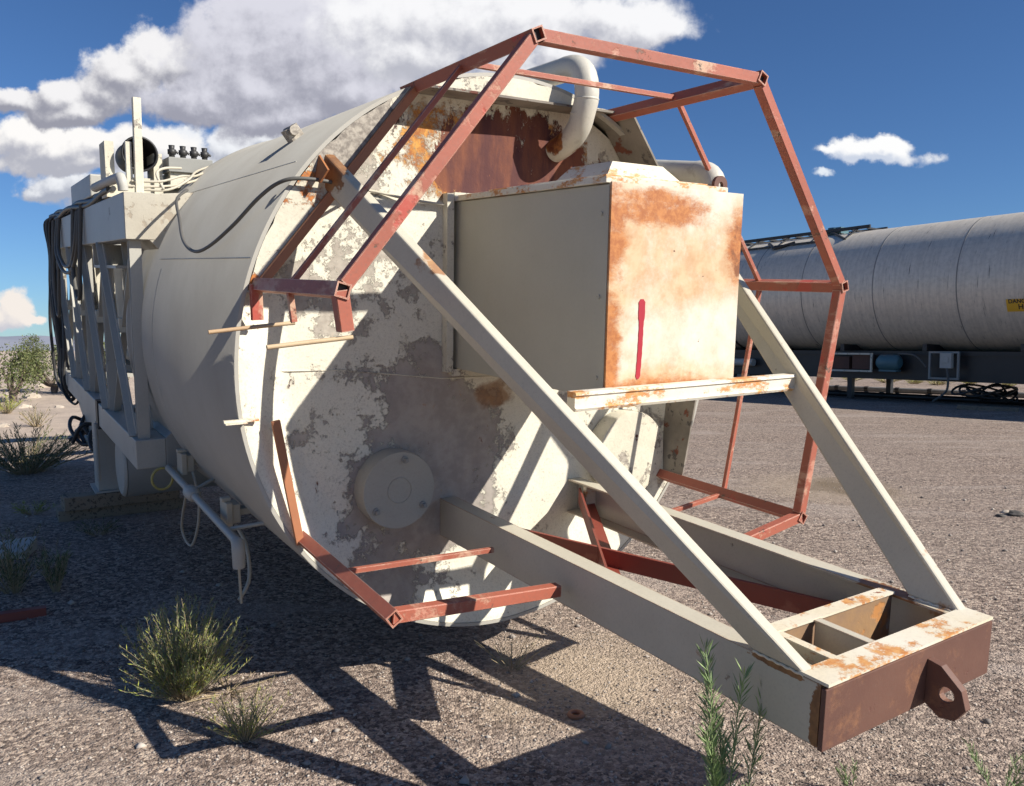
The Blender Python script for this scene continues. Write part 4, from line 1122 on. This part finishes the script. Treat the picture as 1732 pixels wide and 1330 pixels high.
# red scrap bar and pale scrap sheet at the left edge
mb = MB(); mb.bar((-.35, 0, .03), (.22, 0, .03), .06, .05); o = mb.build('scrap_bar', 'dkred'); o.location = pix(2, 1052); o.rotation_euler = (0, 0, .55)
tag(o, 'short dark red steel bar lying at the left edge', 'scrap')
mb = MB(); mb.add([(-.3, -.12, .02), (.25, -.1, .05), (.2, .14, .10), (-.3, .16, .03), (-.3, -.12, .0), (.25, -.1, .0), (.2, .14, .0), (-.3, .16, .0)], [(0, 1, 2, 3), (7, 6, 5, 4), (0, 4, 5, 1), (1, 5, 6, 2), (2, 6, 7, 3), (3, 7, 4, 0)]); o = mb.build('scrap_sheet', 'scrap'); o.location = pix(-5, 938)
tag(o, 'pale crumpled scrap sheet at the left edge', 'scrap')
# small rusty ring on the ground
mb = MB(); mb.tube([(.028 * math.cos(a), .028 * math.sin(a), .012) for a in np.linspace(0, 6.283, 20)], .011, 8, cap=False); o = mb.build('rusty_ring', 'rusty_red'); o.location = pix(974, 1212)
tag(o, 'small rusty ring lying at the corner of the shadow', 'ring')

# ------------------------------------------------------------------ tanker
TA = R(-35); TD = Vector((math.sin(TA), math.cos(TA), 0)); TN = Vector((math.cos(TA), -math.sin(TA), 0))
base = Vector((13.304, 21.5, 0)); rT = 1.8; zT = 1.4 + rT
# local frame: x across (away from camera positive), y along TD (away left), z up
tank = empty('storage_tanker', (base.x, base.y, 0)); tank.rotation_euler = (0, 0, -TA)
tag(tank, 'long silver cylindrical tank trailer on a black chassis behind the silo', 'tanker')
mb = MB(); n = 96; prof = [(0, -9.6), (.9, -9.5), (1.6, -9.2), (rT, -8.7), (rT, 12.2), (1.6, 12.7), (.9, 13.0), (0, 13.1)]
vs = []; fs = []
prof = [(0.01, -9.6), (.9, -9.5), (1.6, -9.2), (rT, -8.7)] + [(rT, y) for y in np.linspace(-8, 11.6, 14)] + [(rT, 12.2), (1.6, 12.7), (.9, 13.0), (0.01, 13.1)]
for r_, y in prof:
    for j in range(n): vs.append((r_ * math.cos(2 * math.pi * j / n), y, zT + r_ * math.sin(2 * math.pi * j / n)))
for k in range(len(prof) - 1):
    for j in range(n): fs.append((k * n + j, k * n + (j + 1) % n, (k + 1) * n + (j + 1) % n, (k + 1) * n + j))
mb.add(vs, fs, True); tb = mb.build('tank', 'tank', tank)
for y in (-6.1, -3.7, -1.4, .9, 3.2, 5.5, 7.3, 9.3, 11.2):
    mb = MB(); mb.tube([(0, y - .015, zT), (0, y + .015, zT)], rT + .004, 96, cap=True); mb.build('tank_band', 'seam', tb)
mb = MB(); mb.tube([(0, 8.55, zT), (0, 8.64, zT)], rT + .02, 96); mb.build('oil_streak', 'black', tb)
# chassis and gear
mb = MB(); mb.box((-1.15, -9, .62), (-.95, 12, 1.42)); mb.box((.95, -9, .62), (1.15, 12, 1.42))
for y in np.arange(-8, 12, 2.5): mb.box((-.95, y, .7), (.95, y + .15, 1.3))
mb.box((-1.2, -9, 1.30), (1.2, 12, 1.42)); mb.build('chassis', 'chassis', tank)
for y in np.arange(-8, 11.5, 2.45):
    mb = MB(); mb.poly([(-1.45, y, 1.43), (1.45, y, 1.43), (1.45, y, 1.62), (.9, y, 1.6), (-.9, y, 1.6), (-1.45, y, 1.62)], (0, .12, 0)); mb.build('cradle', 'chassis', tank)
for y in (-6, -1, 4.2):
    for x in (-1.1, .95):
        mb = MB(); mb.box((x, y, .02), (x + .15, y + .15, .62)); mb.build('stand_leg', 'chassis', tank)
for y in (8.2, 9.5, 10.8):
    for x in (-1.05, .8):
        mb = MB(); mb.tube([(x - .02, y, .52), (x, y, .52), (x + .25, y, .52), (x + .27, y, .52)], [.47, .52, .52, .47], 36); w_ = mb.build('wheel', 'tyre', tank)
        mb = MB(); mb.tube([(x - .025, y, .52), (x - .021, y, .52)], [.26, .27], 24); mb.build('rim', 'grey', w_)
mb = MB(); mb.box((-1.35, 8.0, 1.06), (-1.15, 11.8, 1.12)); mb.build('mudguard', 'chassis', tank)
mb = MB(); mb.tube([(-1.3, 7.6, 1.02), (-1.3, 11.9, 1.02)], .12, 14); mb.build('side_pipe', 'frame', tank)
# walkway along the far top
mb = MB()
for x in (-.35, .55): mb.bar((x, 4.2, zT + rT + .10), (x, 12, zT + rT + .10), .06, .10)
for y in np.arange(4.3, 12, .5): mb.bar((-.35, y, zT + rT + .06), (.55, y, zT + rT + .06), .04, .05)
for y in np.arange(4.6, 12, 1.2): mb.bar((-.35, y, zT + rT + .08), (-1.0, y, zT + 1.51), .05, .04)
mb.bar((-1.0, 5.2, zT + 1.53), (-1.0, 12, zT + 1.53), .06, .06); mb.bar((-.35, 5.5, zT + rT + .07), (-1.02, 4.6, zT + 1.52), .05, .05)
mb.tube(catmull([(-.75, 7.5, zT + 1.66), (-1.0, 7.2, zT + 1.56), (-1.15, 7.0, zT + 1.46), (-1.1, 6.7, zT + 1.5), (-.9, 6.4, zT + 1.6)], 5), .05, 7)
mb.build('walkway', 'chassis', tank)
mb = MB(); mb.tube([(-.1, 5.6, zT + rT), (-.1, 5.6, zT + rT + .22)], .16, 16); mb.box((-.3, 5.2, zT + rT + .01), (.1, 5.4, zT + rT + .2)); mb.build('hatch', 'blue', tank)
# frame, motor and switch box on the near side
XF = -1.24


def fr(y0, y1, z0, z1, x, m, name, t_=.05, parent=None):
    mb = MB(); mb.box((x, y0, z0), (x + .06, y1, z0 + t_)); mb.box((x, y0, z1 - t_), (x + .06, y1, z1)); mb.box((x, y0, z0 + t_), (x + .06, y0 + t_, z1 - t_)); mb.box((x, y1 - t_, z0 + t_), (x + .06, y1, z1 - t_))
    return mb.build(name, m, parent or tank)


f1 = fr(3.35, 4.75, .82, 1.36, XF - .25, 'rim', 'equipment_frame'); 
mb = MB(); mb.box((XF - .18, 3.45, .9), (XF + .1, 4.0, 1.3)); mb.box((XF - .18, 4.1, .9), (XF + .1, 4.62, 1.25)); mb.build('burner_box', 'rusty_red2', f1)
mb = MB(); mb.tube([(XF - .18, 2.55, 1.10), (XF - .18, 2.62, 1.10), (XF - .18, 3.10, 1.10), (XF - .18, 3.2, 1.10)], [.14, .22, .22, .12], 22); mb.box((XF - .3, 2.6, .85), (XF - .05, 3.1, .90)); mb.build('motor', 'blue', tank)
f2 = fr(.95, 1.75, .68, 1.42, XF - .2, 'grey', 'switch_frame', .05)
mb = MB(); mb.box((XF - .34, 1.08, .98), (XF - .21, 1.38, 1.38)); mb.box((XF - .36, 1.15, 1.12), (XF - .341, 1.28, 1.28)); mb.build('switch_box', 'scrap', f2, .01)
mb = MB(); mb.tube(catmull([(XF - .3, 1.2, .98), (XF - .32, 1.15, .6), (XF - .35, 1.2, .35), (XF - .4, 1.5, .10)], 6), .03, 7); mb.tube(catmull([(XF - .2, 2.6, 1.35), (XF - .25, 2.1, 1.3), (XF - .22, 1.8, 1.0)], 6), .025, 7); mb.build('cable', 'hose', tank)
# hazard sign wrapped on the near side


def build_sign():
    ys, y2 = -.28, -1.75; z0, z1 = 2.40, 2.70
    def on(y, z, off): return (-(math.sqrt(max(rT * rT - (z - zT) ** 2, 0)) + off), y, z)
    mb = MB(); k = 6
    vs = [on(y, z, .016) for z in np.linspace(z0, z1, k) for y in (ys, y2)] + [on(y, z, .004) for z in np.linspace(z0, z1, k) for y in (ys, y2)]
    fs = [(2 * i, 2 * i + 1, 2 * i + 3, 2 * i + 2) for i in range(k - 1)]; mb.add(vs, fs)
    sg = mb.build('hazard_sign', 'sign', tb)
    def text(s, yc, zc, size, nm):
        cu = bpy.data.curves.new(nm, 'FONT'); cu.body = s; cu.size = size; cu.align_x = 'LEFT'; cu.align_y = 'BOTTOM'; cu.extrude = 0.002; cu.offset = .004
        to = bpy.data.objects.new(nm, cu); col.objects.link(to); dg = bpy.context.evaluated_depsgraph_get(); me = bpy.data.meshes.new_from_object(to.evaluated_get(dg))
        bpy.data.objects.remove(to)
        for v in me.vertices:
            yy = yc - v.co.x; zz = zc + v.co.y; q = on(yy, zz, .0165 + .002 + v.co.z); v.co = q
        me.materials.clear(); me.materials.append(mat['ink']); o = bpy.data.objects.new(nm, me); col.objects.link(o); o.parent = sg
    text('DANGER', ys - .05, 2.575, .135, 'sign_lettering'); text('HOT', ys - .26, 2.42, .17, 'sign_lettering')


build_sign()

# pipes lying on the ground in front of the tanker


def ground_pipe(p0, p1, r, m, label, collars=5):
    root = empty('ground_pipe', (p0[0], p0[1], 0)); a = Vector((0, 0, p0[2] + r)); b = Vector((p1[0] - p0[0], p1[1] - p0[1], p1[2] + r))
    mb = MB(); mb.tube([a, b], r, 14); mb.build('pipe', m, root)
    for i in range(collars):
        t_ = (i + .5) / collars; c = a.lerp(b, t_); d = (b - a).normalized()
        mb = MB(); mb.tube([c - d * .06, c + d * .06], r * 1.18, 14); mb.build('collar', 'chassis', root)
    tag(root, label, 'pipe', 'pipes on the ground before the tanker')


def addz(p, dz): return (p[0], p[1], p[2] + dz)


a, b = pix(1385, 668), pix(1800, 690)
ground_pipe(addz(a, .0), addz(b, .0), .085, 'chassis', 'long black pipe nearest the camera of those before the tanker')
a2, b2 = pix(1392, 662), pix(1790, 679)
ground_pipe(addz(a2, .05), addz(b2, .05), .085, 'greyp', 'grey topped pipe lying just behind the long black pipe', 7)
c0 = pix(1620, 692); c1 = pix(1722, 696)
mb = MB(); mb.box((-.0, -.08, 0), ((Vector(c1) - Vector(c0)).length, .08, .10)); o = mb.build('plank', 'wood'); o.location = c0; o.rotation_euler = (0, 0, math.atan2(c1[1] - c0[1], c1[0] - c0[0]))
tag(o, 'grey wooden plank lying in front of the pipes', 'plank')
c0 = Vector(pix(1690, 686)); mb = MB()
for k in range(5):
    mb.tube([(c0.x + (.45 + .1 * k) * math.cos(a) - .1 * k, c0.y + .2 * math.sin(a), .22 + c0.z + .12 * math.sin(a * 2 + k) + .05 * k) for a in np.linspace(0, 6.2, 26)], .03, 6)
mb.tube(catmull([(c0.x - .6, c0.y, .25), (c0.x - .3, c0.y, .5), (c0.x, c0.y, .55), (c0.x + .2, c0.y, .3)], 6), .03, 6)
tag(mb.build('hose_coil', 'black'), 'tangled black hose coiled on the pipes at the right edge', 'hose')
for i, (x, y, s_) in enumerate(((1500, 648, 1), (1545, 650, .7), (1585, 652, 1.0), (1440, 645, .8), (1640, 650, .6), (1395, 644, .5), (1700, 655, .6))):
    shrub('grass_tuft', pix(x, y), 50, .35 * s_, .7 * s_, 'leafyel', 'dry', ('largest grass tuft under the tanker motor', 'small grass tuft between the tanker motor and switch box', 'wide grass tuft under the tanker switch box', 'grass tuft under the equipment frame of the tanker', 'small grass tuft right of the tanker switch box cable', 'smallest grass tuft just right of the red cage post', 'rightmost grass tuft beneath the tanker')[i], 'plant', 'grass tufts beneath the tanker', seed=60 + i, leaf=.09, nl=9, thick=.006)
